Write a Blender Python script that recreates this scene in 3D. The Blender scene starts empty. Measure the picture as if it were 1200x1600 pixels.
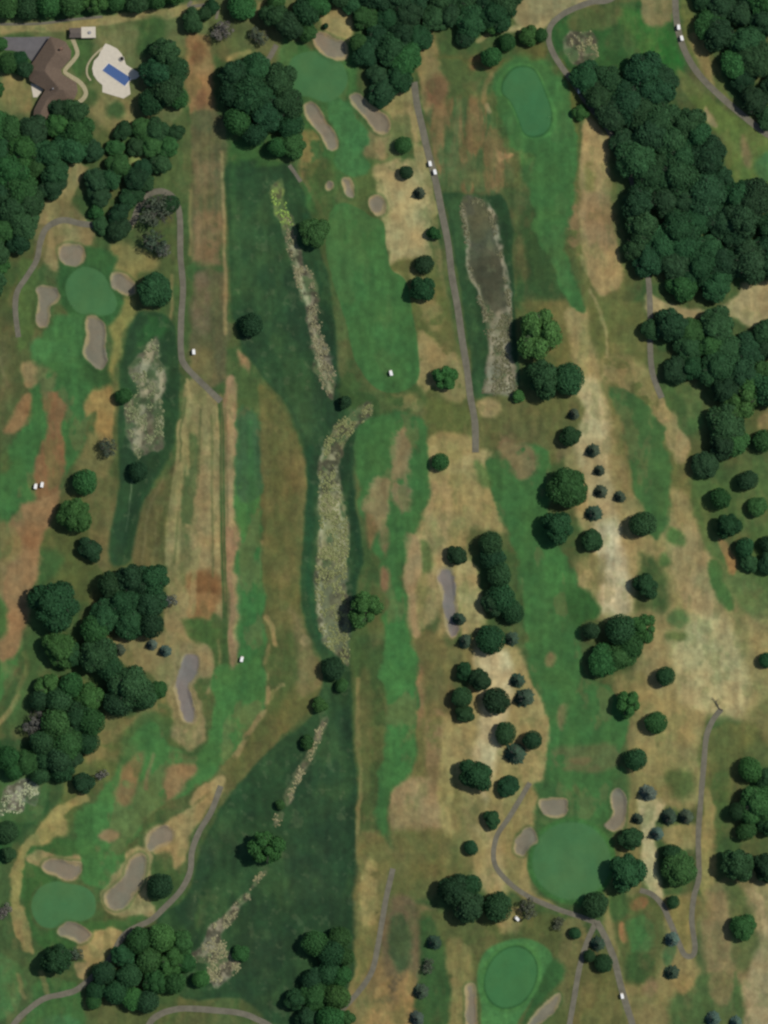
import bpy, bmesh, math, random
import numpy as np
from mathutils import Vector, Matrix
from mathutils.geometry import delaunay_2d_cdt

# ------------------------------------------------------------------ camera, sky, sun, exposure
SC = bpy.context.scene
COL = SC.collection
M = 0.3                      # metres per map unit (the survey grid the course is laid out on)
def W(x, y): return ((x - 600.0) * M, (800.0 - y) * M)

CAM_H = 2600.0
cam_d = bpy.data.cameras.new("camera"); cam = bpy.data.objects.new("camera", cam_d); COL.objects.link(cam)
cam.location = (0, 0, CAM_H); cam.rotation_euler = (0, 0, 0)
cam_d.sensor_fit = 'VERTICAL'; cam_d.sensor_height = 24
cam_d.angle_y = 2 * math.atan(240.0 / CAM_H) if hasattr(cam_d, "angle_y") else 0.18
cam_d.lens = 12.0 / (240.0 / CAM_H)
cam_d.clip_start = 10; cam_d.clip_end = 12000
SC.camera = cam

SUN_EL = math.radians(55); SUN_AZ = math.radians(67)      # azimuth clockwise from +Y (north, up in the picture)
wd = bpy.data.worlds.new("World"); SC.world = wd; wd.use_nodes = True
nt = wd.node_tree; nt.nodes.clear()
sky = nt.nodes.new("ShaderNodeTexSky"); sky.sky_type = 'NISHITA'; sky.sun_disc = False
sky.sun_elevation = SUN_EL; sky.sun_rotation = SUN_AZ
bg = nt.nodes.new("ShaderNodeBackground"); bg.inputs[1].default_value = 0.08
wo = nt.nodes.new("ShaderNodeOutputWorld")
nt.links.new(sky.outputs[0], bg.inputs[0]); nt.links.new(bg.outputs[0], wo.inputs[0])
sd_ = bpy.data.lights.new("sun", 'SUN'); sd_.energy = 3.5; sd_.angle = math.radians(0.53); sd_.color = (1, 0.95, 0.87)
sun = bpy.data.objects.new("sun", sd_); COL.objects.link(sun)
sdir = Vector((math.sin(SUN_AZ) * math.cos(SUN_EL), math.cos(SUN_AZ) * math.cos(SUN_EL), math.sin(SUN_EL)))
sun.rotation_euler = sdir.to_track_quat('Z', 'Y').to_euler(); sun.location = (100, 60, 200)
SC.view_settings.view_transform = 'Standard'; SC.view_settings.look = 'None'
SC.view_settings.exposure = 0.0; SC.view_settings.gamma = 1.0
SC.render.engine = 'CYCLES'; SC.cycles.filter_width = 2.5
SC.cycles.max_bounces = 4; SC.cycles.diffuse_bounces = 2

K = np.array([1.06, 1.06, 1.09])      # lit response of a level surface: picture value = K * base colour
def lin(c):
    c = np.asarray(c, dtype=float) / 255.0
    return np.where(c <= 0.04045, c / 12.92, ((c + 0.055) / 1.055) ** 2.4)
def alb(c): return tuple(np.clip(lin(c) / K, 0, 0.95)) + (1.0,)

# ------------------------------------------------------------------ numpy map helpers
STEP = 5.0 / 3.0
X0, X1, Y0, Y1 = -60.0, 1260.0, -60.0, 1660.0
gx = np.arange(X0, X1 + 0.1, STEP); gy = np.arange(Y0, Y1 + 0.1, STEP)
NX, NY = len(gx), len(gy)
GX, GY = np.meshgrid(gx, gy)          # row = y
def smooth(a, b, x):
    t = np.clip((x - a) / (b - a), 0, 1); return t * t * (3 - 2 * t)
def vnoise(X, Y, sx, sy, seed):
    r = np.random.RandomState(seed)
    n = 256; L = r.rand(n, n).astype(np.float32)
    u = X / sx + 37.3; v = Y / sy + 11.7
    iu = np.floor(u).astype(int); iv = np.floor(v).astype(int); fu = u - iu; fv = v - iv
    fu = fu * fu * (3 - 2 * fu); fv = fv * fv * (3 - 2 * fv)
    a = L[iv % n, iu % n]; b = L[iv % n, (iu + 1) % n]; c = L[(iv + 1) % n, iu % n]; d = L[(iv + 1) % n, (iu + 1) % n]
    return (a * (1 - fu) + b * fu) * (1 - fv) + (c * (1 - fu) + d * fu) * fv
def fbm(X, Y, s, seed, oct=4, ay=1.0):
    t = 0; amp = 1; tot = 0
    for i in range(oct):
        t = t + amp * vnoise(X, Y, s, s * ay, seed + i * 13); tot += amp; amp *= 0.55; s *= 0.5
    return t / tot
WX = (fbm(GX, GY, 30, 1, 5) - .5) * 4.2; WY = (fbm(GX, GY, 30, 2, 5) - .5) * 4.2      # domain warp
NA = fbm(GX, GY, 46, 5); NB = fbm(GX, GY, 20, 6); NC = fbm(GX, GY, 8, 7, 3); NS = fbm(GX, GY, 9, 8, 3, ay=7.0); NV = fbm(GX, GY, 13, 9, 4, ay=4.0)

def crom(p, k=5, closed=True):
    p = [np.array(q, float) for q in p]; n = len(p); out = []
    rng_ = range(n) if closed else range(n - 1)
    for i in rng_:
        if closed: a, b, c, d = p[i - 1], p[i], p[(i + 1) % n], p[(i + 2) % n]
        else: a, b, c, d = p[max(i - 1, 0)], p[i], p[i + 1], p[min(i + 2, n - 1)]
        for j in range(k):
            t = j / k
            out.append(0.5 * ((2 * b) + (-a + c) * t + (2 * a - 5 * b + 4 * c - d) * t * t + (-a + 3 * b - 3 * c + d) * t ** 3))
    if not closed: out.append(p[-1])
    return np.array(out)
def seg_d2(X, Y, a, b):
    dx, dy = b[0] - a[0], b[1] - a[1]; L = dx * dx + dy * dy + 1e-9
    t = np.clip(((X - a[0]) * dx + (Y - a[1]) * dy) / L, 0, 1)
    return (X - a[0] - t * dx) ** 2 + (Y - a[1] - t * dy) ** 2
def sdist(X, Y, poly):
    d = np.full(X.shape, 1e9); ins = np.zeros(X.shape, bool); n = len(poly)
    for i in range(n):
        a, b = poly[i - 1], poly[i]
        d = np.minimum(d, seg_d2(X, Y, a, b))
        if a[1] != b[1]:
            c = (a[1] > Y) != (b[1] > Y)
            ins ^= c & (X < (b[0] - a[0]) * (Y - a[1]) / (b[1] - a[1]) + a[0])
    d = np.sqrt(d); return np.where(ins, d, -d)
def bbox(pts, pad):
    pts = np.asarray(pts)
    i0 = max(int((pts[:, 0].min() - pad - X0) / STEP), 0); i1 = min(int((pts[:, 0].max() + pad - X0) / STEP) + 2, NX)
    j0 = max(int((pts[:, 1].min() - pad - Y0) / STEP), 0); j1 = min(int((pts[:, 1].max() + pad - Y0) / STEP) + 2, NY)
    return slice(j0, max(j1, j0)), slice(i0, max(i1, i0))

CF = np.zeros((NY, NX, 3)); HF = np.zeros((NY, NX)); RID = np.zeros((NY, NX), int)

# palette (lit appearance, sRGB 0-255)
FW = (59, 99, 52); FWD = (54, 90, 48); GR = (67, 108, 66); RG = (60, 84, 45); OL = (80, 87, 49); OLD = (74, 80, 46)
DK = (38, 67, 38); DKK = (34, 60, 35); TN = (144, 125, 82); TL = (168, 152, 112); BR = (116, 98, 62); RD = (124, 90, 60)
SN = (118, 109, 92); TD = (130, 112, 70); DG = (48, 82, 42); YL = (118, 114, 66)

def dry(col):      # straw is yellow-grey rather than orange
    r_, g_, b_ = [float(v) for v in col]
    if r_ > g_: q = min(.38 * (r_ - g_), 6.5) * (1 if r_ - g_ < 26 else .45); r_, g_, b_ = r_ - .04 * (r_ - g_), g_ + q, b_ + q * .9
    return np.array((r_, g_, b_))
def blend(sl, al, col):
    col = dry(col); al = al[..., None]; CF[sl] = CF[sl] * (1 - al) + np.array(col, float) * al
def patchy(sl, al, patch, seed, ps):
    if not patch: return al
    if ps == 's': nz = NS[sl]
    elif ps == 'a': nz = NA[sl]
    elif ps == 'v': nz = NV[sl]
    elif ps == 'c': nz = NC[sl] * .6 + NB[sl] * .4
    else: nz = NB[sl]
    nz = np.roll(nz, seed % 17, axis=1) if False else nz
    if seed % 2: nz = 1 - nz
    return al * smooth(patch - .1, patch + .1, nz)
_s = [0]
def P(pts, col, soft=4, a=1.0, warp=4, patch=0, ps='b', sm=True):
    _s[0] += 1
    poly = crom(pts, 4) if sm else np.array(pts, float)
    sl = bbox(poly, soft + warp * 1.5 + 2)
    sd = sdist(GX[sl] + WX[sl] * warp, GY[sl] + WY[sl] * warp, poly)
    blend(sl, patchy(sl, smooth(-soft, soft, sd) * a, patch, _s[0], ps), col)
def S(pts, w, col, soft=2.5, a=1.0, warp=2.5, patch=0, ps='b', sm=True):
    _s[0] += 1
    pl = crom(pts, 4, False) if sm else np.array(pts, float)
    sl = bbox(pl, w + soft + warp * 1.5 + 2)
    X = GX[sl] + WX[sl] * warp; Y = GY[sl] + WY[sl] * warp
    d = np.full(X.shape, 1e9)
    for i in range(len(pl) - 1): d = np.minimum(d, seg_d2(X, Y, pl[i], pl[i + 1]))
    sd = w / 2 - np.sqrt(d)
    blend(sl, patchy(sl, smooth(-soft, soft, sd) * a, patch, _s[0], ps), col)
def ell(cx, cy, rx, ry, ang=0, n=20):
    ca, sa = math.cos(math.radians(ang)), math.sin(math.radians(ang)); o = []
    for i in range(n):
        t = 2 * math.pi * i / n; x, y = rx * math.cos(t), ry * math.sin(t)
        o.append((cx + x * ca - y * sa, cy + x * sa + y * ca))
    return o
def E(cx, cy, rx, ry, col, ang=0, **k): P(ell(cx, cy, rx, ry, ang, 12), col, **k)

def cover(polys, lo, hi):
    mk = np.zeros(GX.shape)
    for pp in polys:
        pc = crom(pp, 4); sl = bbox(pc, 6); mk[sl] = np.maximum(mk[sl], smooth(lo, hi, sdist(GX[sl], GY[sl], pc)))
    return mk
# ------------------------------------------------------------------ named regions
swales = {
 'west': [(222,485),(262,495),(278,540),(280,620),(272,690),(240,755),(218,800),(205,875),(172,875),(177,800),(186,745),(184,660),(190,570),(203,510)],
 'middle': [(358,252),(450,255),(470,290),(495,370),(512,430),(525,510),(532,595),(585,618),(592,650),(558,690),(550,730),(555,780),(566,850),(558,930),(548,990),(552,1100),(557,1250),(560,1400),(550,1530),(515,1605),(430,1600),(375,1560),(290,1562),(262,1520),(245,1440),(290,1400),(312,1330),(335,1285),(370,1225),(420,1172),(480,1125),(500,1080),(502,1030),(476,970),(470,900),(474,840),(479,780),(476,700),(452,640),(412,590),(378,540),(362,480),(358,400),(356,320)],
 'east': [(695,297),(740,290),(782,302),(798,340),(803,420),(806,500),(812,600),(800,628),(745,628),(735,560),(722,480),(710,400),(700,340)],
}
fairways = {
 'far_west': [(60,520),(100,495),(128,540),(147,590),(142,640),(128,700),(104,745),(60,790),(30,850),(0,880),(-60,900),(-60,760),(0,740),(20,690),(45,640),(47,570)],
 'low_west': [(-60,1000),(0,1000),(35,985),(30,1040),(0,1095),(-60,1120)],
 'west': [(372,640),(404,660),(406,780),(408,900),(412,1000),(412,1090),(402,1130),(372,1165),(345,1195),(312,1222),(270,1248),(235,1275),(205,1315),(185,1360),(165,1385),(132,1382),(127,1345),(113,1312),(118,1280),(150,1250),(180,1200),(208,1155),(240,1128),(272,1165),(300,1182),(326,1160),(334,1110),(328,1060),(345,1035),(372,1030),(372,860),(368,760)],
 'north': [(515,335),(535,318),(560,325),(580,338),(600,350),(604,390),(612,422),(635,440),(645,490),(655,560),(650,600),(612,614),(580,600),(553,560),(540,500),(520,440),(510,390)],
 'north_east': [(826,290),(838,245),(800,225),(782,175),(778,120),(808,92),(848,92),(876,128),(893,180),(899,225),(898,270),(893,330),(880,390),(902,440),(908,480),(892,482),(870,430),(840,370),(832,330)],
 'centre': [(568,655),(620,645),(662,655),(668,700),(668,780),(648,830),(640,860),(628,900),(642,990),(655,1060),(650,1130),(640,1200),(612,1240),(602,1305),(588,1290),(596,1200),(602,1100),(596,1040),(604,960),(585,860),(565,790),(556,710)],
 'east': [(765,720),(800,690),(850,700),(860,760),(855,810),(872,850),(897,900),(907,960),(912,1050),(955,1080),(985,1130),(965,1185),(952,1240),(940,1290),(880,1290),(868,1240),(855,1200),(860,1130),(832,1060),(820,990),(812,900),(792,830),(775,780)],
 'far_east': [(958,605),(1000,625),(1038,680),(1050,750),(1045,820),(1020,842),(1000,790),(982,730),(968,665)],
}
greens = {
 'a': ([(105,437),(128,417),(158,426),(175,452),(183,475),(174,490),(150,493),(120,487),(104,462)], "round putting green ringed by four sand bunkers near the left edge"),
 'b': ([(452,100),(464,86),(492,80),(526,92),(541,112),(542,132),(530,150),(510,160),(485,152),(464,147),(451,125)], "pale putting green between tree masses at the top, below the tan-edged bunker"),
 'c': ([(789,125),(806,107),(830,107),(843,125),(853,150),(861,176),(857,200),(840,212),(820,208),(809,182),(799,160),(786,145)], "dark oval putting green with a ringed collar at the upper right"),
 'd': ([(50,1407),(63,1386),(87,1377),(112,1381),(132,1386),(147,1400),(149,1424),(136,1437),(115,1440),(98,1443),(82,1450),(62,1445),(51,1427)], "kidney-shaped putting green in the lower left corner between bunkers"),
 'e': (ell(893,1345,61,60,20,18), "largest round putting green, inside the curve of the cart path"),
 'f': (ell(798,1527,38,49,25,18), "oval putting green with dark ring at the bottom edge"),
}
bunkers = {
 'b1': ([(92,385),(118,380),(133,390),(132,410),(115,417),(95,408)], "sand bunker directly above the left putting green"),
 'b2': ([(62,446),(82,447),(94,460),(89,472),(79,480),(78,500),(72,510),(61,511),(55,500),(56,485),(59,465),(56,452)], "boot-shaped sand bunker left of the left putting green"),
 'b3': ([(175,427),(190,427),(209,440),(213,458),(200,463),(185,456),(174,445)], "sand bunker between the left putting green and a round tree"),
 'b4': ([(136,495),(150,494),(165,510),(164,550),(168,565),(158,578),(145,572),(130,557),(129,545),(135,525),(132,507)], "long upright sand bunker right below the left putting green"),
 'b5': ([(66,1350),(82,1340),(107,1346),(127,1348),(129,1360),(118,1376),(105,1376),(85,1368),(68,1362)], "flat sand bunker above the kidney-shaped green"),
 'b6': ([(205,1340),(220,1332),(230,1345),(226,1375),(212,1397),(197,1416),(180,1422),(165,1413),(164,1395),(180,1382),(192,1370),(197,1352)], "long curved sand bunker beside the dark tree at lower left"),
 'b7': ([(226,1308),(240,1295),(260,1290),(273,1300),(268,1316),(245,1327),(229,1328)], "oval sand bunker at the upper end of the long curved bunker"),
 'b8': ([(90,1450),(105,1440),(120,1442),(140,1455),(141,1466),(125,1474),(107,1466),(91,1460)], "sand bunker below the kidney-shaped green with dry grass beside it"),
 'b9': ([(285,1025),(300,1018),(313,1028),(310,1055),(297,1075),(303,1100),(308,1120),(300,1132),(285,1125),(277,1098),(272,1075),(280,1050)], "hourglass-shaped sand bunker right of the left wood"),
 'b10': ([(492,52),(505,50),(525,60),(541,68),(543,90),(528,96),(506,86),(491,68)], "sand bunker at the top with a dry tan slope above it"),
 'b11': ([(475,163),(492,161),(507,183),(527,212),(529,232),(512,233),(500,212),(478,182)], "slanting sand bunker left of the neck below the pale green"),
 'b12': ([(545,150),(560,145),(578,163),(600,178),(610,192),(604,209),(586,206),(570,185),(551,166)], "slanting sand bunker right of the neck below the pale green"),
 'b13': ([(532,282),(546,279),(554,295),(552,309),(540,303)], "small pointed sand bunker left of the round one"),
 'b14': ([(577,310),(590,304),(602,312),(603,331),(590,338),(579,327)], "small round sand bunker at the tip of the upper fairway"),
 'b15': ([(843,1250),(862,1246),(884,1247),(888,1264),(880,1277),(858,1277),(845,1265)], "sand bunker above the largest green, on its left"),
 'b16': ([(806,1312),(822,1293),(836,1297),(840,1315),(826,1325),(816,1338),(802,1331)], "pale sand bunker between the cart path and the largest green"),
 'b17': ([(955,1236),(966,1231),(978,1245),(978,1280),(970,1296),(955,1299),(947,1288),(957,1270),(953,1252)], "narrow upright sand bunker right above the largest green"),
 'b18': ([(687,887),(706,888),(712,925),(716,960),(717,985),(705,995),(695,975),(690,930),(683,902)], "long grey sand strip left of the tree hedge in the middle"),
 'b19': ([(726,1540),(742,1538),(745,1570),(746,1610),(728,1610),(727,1570)], "narrow sand bunker left of the bottom green"),
 'b20': ([(875,1552),(873,1572),(852,1595),(820,1612),(832,1586),(855,1562)], "slanting sand bunker right of the bottom green"),
 'b21': (ell(514,291,7,8), "tiny round sand bunker, leftmost of the three in the neck"),
}
paths = {
 'cart_path': ([(62,382),(70,360),(85,348),(103,344),(130,350),(180,353),(206,348),(216,325),(230,305),(254,299),(273,312),(281,340),(282,400),(286,450),(283,500),(283,550),(290,572),(322,605),(345,627)], 9),
}
path_list = [
 ([(62,382),(70,360),(85,348),(103,344),(130,350),(180,353),(206,348),(216,325),(230,305),(254,299),(273,312),(281,340),(282,400),(286,450),(283,500),(283,550),(290,572),(322,605),(345,627)], 9.5),
 ([(62,382),(57,407),(42,432),(27,456),(24,485),(29,527)], 8.5),
 ([(647,128),(652,165),(660,200),(668,235),(680,280),(690,330),(700,380),(706,430),(715,480),(722,530),(730,580),(735,620),(742,660),(743,707)], 10.5),
 ([(1010,-62),(960,-5),(925,3),(900,12),(880,22),(862,38),(857,58),(863,80),(878,105),(897,130),(910,150),(925,170),(942,190),(956,212),(975,245),(992,300),(1000,370),(1012,430),(1015,462),(1016,500),(1016,545),(1020,585),(1034,622)], 9),
 ([(1054,-62),(1055,0),(1057,30),(1063,60),(1075,90),(1095,120),(1125,150),(1160,180),(1198,209),(1262,245)], 10),
 ([(345,1228),(330,1268),(312,1298),(300,1330),(297,1362),(282,1392),(255,1420),(235,1438),(195,1460),(170,1500),(125,1543),(100,1553),(70,1560),(45,1577),(22,1600),(-20,1662)], 9),
 ([(215,1662),(232,1603),(250,1585),(275,1577),(300,1576),(340,1579),(375,1583),(400,1592),(430,1612),(450,1662)], 9.5),
 ([(828,1223),(812,1250),(795,1278),(777,1305),(771,1335),(777,1358),(800,1383),(830,1403),(870,1420),(900,1430),(932,1442)], 8),
 ([(932,1440),(918,1470),(906,1510),(897,1560),(890,1600),(880,1662)], 8.5),
 ([(932,1440),(946,1465),(960,1500),(970,1540),(980,1575),(988,1600),(1002,1662)], 10),
 ([(1000,1391),(1018,1397),(1034,1413),(1046,1438),(1060,1472),(1070,1492),(1082,1493),(1086,1478),(1081,1440),(1084,1402),(1092,1370),(1091,1310),(1095,1250),(1100,1190),(1104,1150),(1114,1125),(1127,1108)], 8.5),
 ([(614,1357),(603,1405),(597,1440),(590,1480),(581,1518),(560,1550),(535,1577),(518,1600),(480,1662)], 8.5),
 ([(300,2),(296,10),(337,8),(338,30)], 5),
 ([(416,98),(424,85),(432,70)], 8),
 ([(452,258),(462,272),(470,284)], 6),
 ([(0,38),(60,37),(110,31),(160,26)], 4),
]
scrubs = {
 'west': ([(245,529),(250,555),(257,575),(252,625),(255,650),(250,695),(225,713),(215,715),(207,695),(197,650),(199,630),(216,607),(206,585),(212,562),(232,540)], (122, 124, 98), "grey dry reeds filling the ditch left of the long straight path"),
 'upper': ([(443,340),(457,345),(466,400),(487,430),(494,470),(502,510),(517,560),(524,590),(521,622),(509,615),(494,580),(489,540),(481,490),(470,460),(457,420),(450,390)], (132, 124, 102), "thin strip of bleached reeds in the upper middle ditch"),
 'algae': ([(425,292),(432,285),(442,286),(446,300),(444,315),(452,340),(456,352),(446,358),(438,340),(426,312)], (138,160,86), "yellow-green reeds at the head of the middle ditch"),
 'lower': ([(573,627),(582,640),(572,655),(548,680),(531,700),(526,745),(535,785),(545,820),(543,870),(540,920),(545,960),(545,1010),(543,1038),(522,1022),(505,1002),(497,960),(493,920),(495,880),(500,850),(500,790),(498,760),(503,720),(509,685),(528,660),(552,645)], (128, 128, 92), "wide bed of bleached reeds in the central ditch"),
 'thin': ([(500,1125),(508,1127),(502,1150),(484,1192),(468,1225),(452,1258),(445,1254),(456,1222),(472,1190),(490,1152)], (144,134,108), "narrow reed strip in the dark meadow, upper piece"),
 'lowthin': ([(383,1400),(390,1403),(372,1428),(350,1455),(345,1465),(356,1480),(374,1510),(360,1526),(336,1538),(325,1522),(327,1502),(304,1503),(300,1492),(318,1478),(324,1455),(350,1432)], (142,134,110), "flaring reed patch at the lower end of the dark meadow"),
 'bit': ([(430,1273),(441,1272),(438,1286),(429,1290)], (140,130,104), "small reed tuft in the dark meadow above the split-crown tree"),
 'bit2': ([(407,1360),(413,1362),(402,1380),(392,1390),(396,1378)], (140,130,104), "short reed sliver below the split-crown tree"),
 'east': ([(722,315),(737,308),(762,320),(772,345),(782,390),(793,440),(799,480),(798,540),(802,590),(806,613),(755,615),(760,590),(762,540),(755,500),(745,460),(733,420),(729,380),(722,350)], (108, 104, 84), "brown and grey reed bed right of the middle cart path"),
 'topright': ([(885,60),(900,50),(925,52),(932,68),(934,88),(920,98),(900,100),(884,82)], (138,130,104), "round grey reed patch inside the bend of the top right path"),
 'left': ([(8,1240),(25,1228),(38,1222),(57,1226),(58,1243),(52,1258),(38,1258),(32,1270),(12,1272),(0,1278)], (160,160,138), "pale reed patch by the pale left reed patch"),
}
# ------------------------------------------------------------------ ground colour: real turf, dry grass and soil
CF[:] = np.array(RG, float)
al = smooth(.42, .62, NA)[..., None] * .75
CF[:] = CF * (1 - al) + np.array(OL, float) * al
# top left: house plot
P([(-60,-60),(330,-60),(330,5),(200,30),(0,38),(-60,38)], (50,82,42), soft=6)
P([(-60,36),(110,36),(200,26),(320,0),(330,60),(290,75),(285,190),(210,200),(100,190),(-60,190)], (92,102,62), soft=6)
S([(-60,46),(60,44),(150,34),(215,25),(270,20),(330,2)], 15, TN, a=.85, patch=.3)
P([(212,35),(250,25),(255,60),(225,85),(205,70)], (56,84,44), soft=8)
P([(110,70),(140,60),(145,120),(130,130),(112,110)], (62,88,46), soft=6)
P([(150,60),(210,45),(205,90),(185,80),(160,65)], (104,112,72), soft=6)
P([(5,118),(40,120),(52,168),(30,178),(8,170)], TD, soft=6)
P([(120,150),(200,150),(200,200),(160,200)], TD, soft=8, a=.8)
E(140,152,14,14,(58,82,44),soft=5); E(180,170,14,14,(60,84,46),soft=6)
P([(0,60),(50,60),(50,110),(0,112)], (54,86,44), soft=4)
# tan neck above the left green
P([(110,258),(136,262),(124,282),(112,308),(110,322),(132,335),(134,352),(68,356),(60,338),(68,320),(82,307),(92,280)], TN, soft=3)
P([(100,310),(128,335),(118,345),(90,335)], (96,90,56), soft=6, a=.7)
P([(60,352),(140,352),(140,400),(135,420),(95,420),(70,410),(60,380)], (132,114,76), soft=5, a=.9)
S([(66,360),(62,400),(38,440),(22,470)], 18, (92,92,56), a=.7)
P([(225,225),(240,225),(238,245),(225,255),(205,262),(195,275),(188,270),(210,245)], (108,128,74), soft=4)
P([(200,360),(215,340),(212,350),(204,364)], TL, soft=2)
# brown tee strip
P([(290,62),(330,58),(334,120),(332,190),(296,190),(292,120)], (136,108,70), soft=5)
E(312,85,14,16,(120,82,54),soft=6); E(315,155,12,14,(118,86,58),soft=7)
P([(296,180),(348,180),(350,270),(300,270)], (86,90,58), soft=4)
P([(302,255),(342,255),(345,412),(301,412)], (104,90,60), soft=4, a=.7, patch=.3, ps='s')
P([(303,300),(340,300),(341,410),(302,412)], (106,92,62), soft=4, a=.5)
P([(302,190),(344,190),(344,425),(302,425)], (84,84,56), soft=4, a=.35)
P([(270,200),(299,195),(300,600),(288,560),(287,400),(283,330),(272,290)], (64,86,46), soft=3)
P([(302,415),(352,415),(352,440),(302,440)], (56,86,46), soft=4)
P([(302,440),(355,435),(358,560),(340,600),(305,585)], (82,84,56), soft=4)
P([(308,440),(325,440),(326,520),(306,510)], (104,88,66), soft=5, a=.7)
S([(299,300),(298,400)], 5, TD, a=.8); S([(346,238),(350,340),(352,440),(352,520)], 6, (140,120,80), a=.9, warp=1)
S([(356,200),(359,400),(362,500)], 8, (60,88,46), a=.8)
P([(300,550),(335,552),(338,600),(300,590)], (118,100,62), soft=6, a=.6)
P([(375,545),(392,560),(390,585),(378,580)], (138,108,74), soft=4)
S([(268,430),(270,470),(266,500)], 5, TD, a=.8)
# left half rough
P([(-60,480),(40,500),(60,560),(40,640),(10,700),(-60,720)], (72,84,48), soft=8)
P([(0,520),(20,560),(15,620),(0,640)], (110,90,60), soft=10, a=.4)
P([(-60,760),(60,780),(75,830),(50,900),(30,1000),(-60,1010)], (122,104,68), soft=8)
P([(40,790),(150,780),(180,870),(160,930),(120,940),(50,930),(45,860)], (76,86,46), soft=8)
P([(40,860),(100,870),(80,900),(40,940)], (58,88,46), soft=8)
P([(135,740),(178,750),(176,880),(150,880),(135,800)], (92,90,54), soft=4)
P([(212,790),(262,740),(278,690),(284,640),(290,700),(275,780),(258,880),(208,880)], (84,84,50), soft=4)
S([(222,880),(232,800),(255,745)], 4, (104,98,64), a=.6); S([(240,880),(248,800)], 3, (104,98,64), a=.6); S([(252,860),(258,790)], 3, (62,72,40), a=.6)
P([(290,590),(335,620),(348,640),(352,900),(352,1010),(330,1040),(322,1005),(280,1010),(262,1000),(258,960),(258,880),(272,780),(284,700)], (134,116,76), soft=4)
P([(300,640),(330,640),(330,820),(326,900),(290,900),(300,760)], (142,118,80), soft=6, a=.5)
P([(290,690),(312,690),(306,790),(292,840),(284,800)], (70,92,52), soft=4, a=.85, patch=.35)
P([(280,830),(296,830),(292,920),(282,900)], (84,92,54), soft=5, a=.6)
E(322,915,26,26,(112,78,46),soft=10,warp=5); P([(298,930),(335,930),(334,970),(300,970)], (134,100,62), soft=6)
S([(262,880),(266,820),(276,740),(284,660)], 11, (148,130,88), a=.75, warp=1.5)
S([(291,590),(297,625)], 5, (160,138,92), a=.9); S([(295,640),(292,740)], 6, (150,132,86), a=.9); S([(289,620),(280,720)], 3, (70,84,48), a=.8)
P([(335,960),(358,1000),(352,1045),(338,1045),(330,1000)], (66,88,46), soft=5)
P([(285,970),(335,975),(340,1010),(310,1008)], (62,88,44), soft=5)
P([(350,595),(368,590),(372,650),(372,760),(375,860),(372,980),(378,1020),(372,1040),(360,1035),(354,900),(350,700)], (138,112,82), soft=3)
S([(344,628),(347,700),(348,800),(350,900),(353,1040)], 8, (58,84,44), soft=1.5, warp=.5)
S([(346,628),(348,800),(352,940)], 1.6, (100,100,64), soft=1.2, warp=.4)
S([(343,1000),(345,1050)], 4, TD, a=.6)
# olive meadow strip
P([(368,560),(400,590),(420,620),(400,680),(374,660),(368,600)], (66,88,48), soft=5)
P([(404,610),(430,620),(452,650),(474,700),(478,780),(472,850),(468,930),(476,980),(500,1035),(502,1085),(474,1122),(420,1172),(372,1225),(345,1235),(330,1215),(395,1145),(414,1085),(414,950),(408,760)], (88,90,50), soft=3)
P([(420,620),(470,700),(474,780),(466,900),(440,880),(445,740)], (98,92,52), soft=8, a=.8)
P([(425,980),(470,990),(470,1060),(420,1110)], (66,84,44), soft=8, a=.8)
P([(450,950),(472,975),(498,1035),(498,1075),(470,1080),(465,1010)], (112,98,62), soft=6, a=.8)
S([(407,860),(408,930)], 4, (140,118,74), a=.9); S([(400,858),(408,850)], 8, (132,112,72), a=.8)
S([(418,965),(426,985),(429,1008)], 8, (146,122,76), a=.9, warp=2); S([(418,1012),(416,1060)], 6, (130,116,72), a=.7, warp=3, patch=.4)
S([(445,1068),(428,1078),(420,1090)], 8, (134,118,76), a=.8, warp=4, patch=.35)
P([(478,990),(488,1000),(480,1010),(470,1002)], (140,118,80), soft=3, a=.8)
P([(402,1060),(420,1070),(440,1090),(430,1130),(400,1160),(395,1130)], (74,88,46), soft=5, a=.5)
# dark swales
for k in swales: P(swales[k], DK, soft=3.5, warp=2.5)
P([(372,270),(440,262),(455,330),(480,440),(490,540),(500,600),(420,560),(385,500),(370,400)], (40,70,41), soft=20, a=.5)
P([(430,400),(470,470),(480,560),(440,560),(400,480)], (46,78,48), soft=14, a=.4, patch=.4)
P([(430,580),(500,620),(495,680),(470,680),(440,630)], (46,72,45), soft=10, a=.6, patch=.4)
S([(362,255),(366,400),(370,480)], 12, (43,78,41), soft=5, a=.6)
P([(370,215),(460,215),(452,256),(362,256)], (52,88,44), soft=4)
S([(476,340),(500,430),(512,520),(520,600)], 12, (32,66,40), soft=4, a=.7)
S([(487,700),(484,850),(484,930),(505,1000)], 10, (28,68,40), soft=4, a=.6)
S([(553,700),(550,780),(560,860),(552,930)], 9, (28,62,38), soft=4, a=.6)
P([(505,1140),(548,1120),(552,1300),(552,1420),(520,1440),(470,1380),(450,1290),(470,1230)], (38,66,40), soft=18, a=.8)
P([(380,1440),(540,1400),(550,1500),(430,1590),(370,1540)], DKK, soft=18, a=.7)
P([(310,1300),(370,1295),(390,1330),(350,1345),(310,1345)], (60,78,50), soft=12, a=.4, patch=.45)
P([(440,1330),(510,1320),(505,1400),(450,1410),(430,1370)], (54,76,50), soft=12, a=.35, patch=.45)
P([(300,1400),(340,1390),(330,1440),(300,1450)], (94,96,62), soft=8, a=.5, patch=.5)
P([(395,1440),(430,1440),(425,1530),(395,1520)], (60,84,52), soft=10, a=.5, patch=.5)
S([(207,740),(203,775),(199,810),(196,830)], 2, (104,124,92), soft=1.2, a=.8, warp=1)
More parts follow.
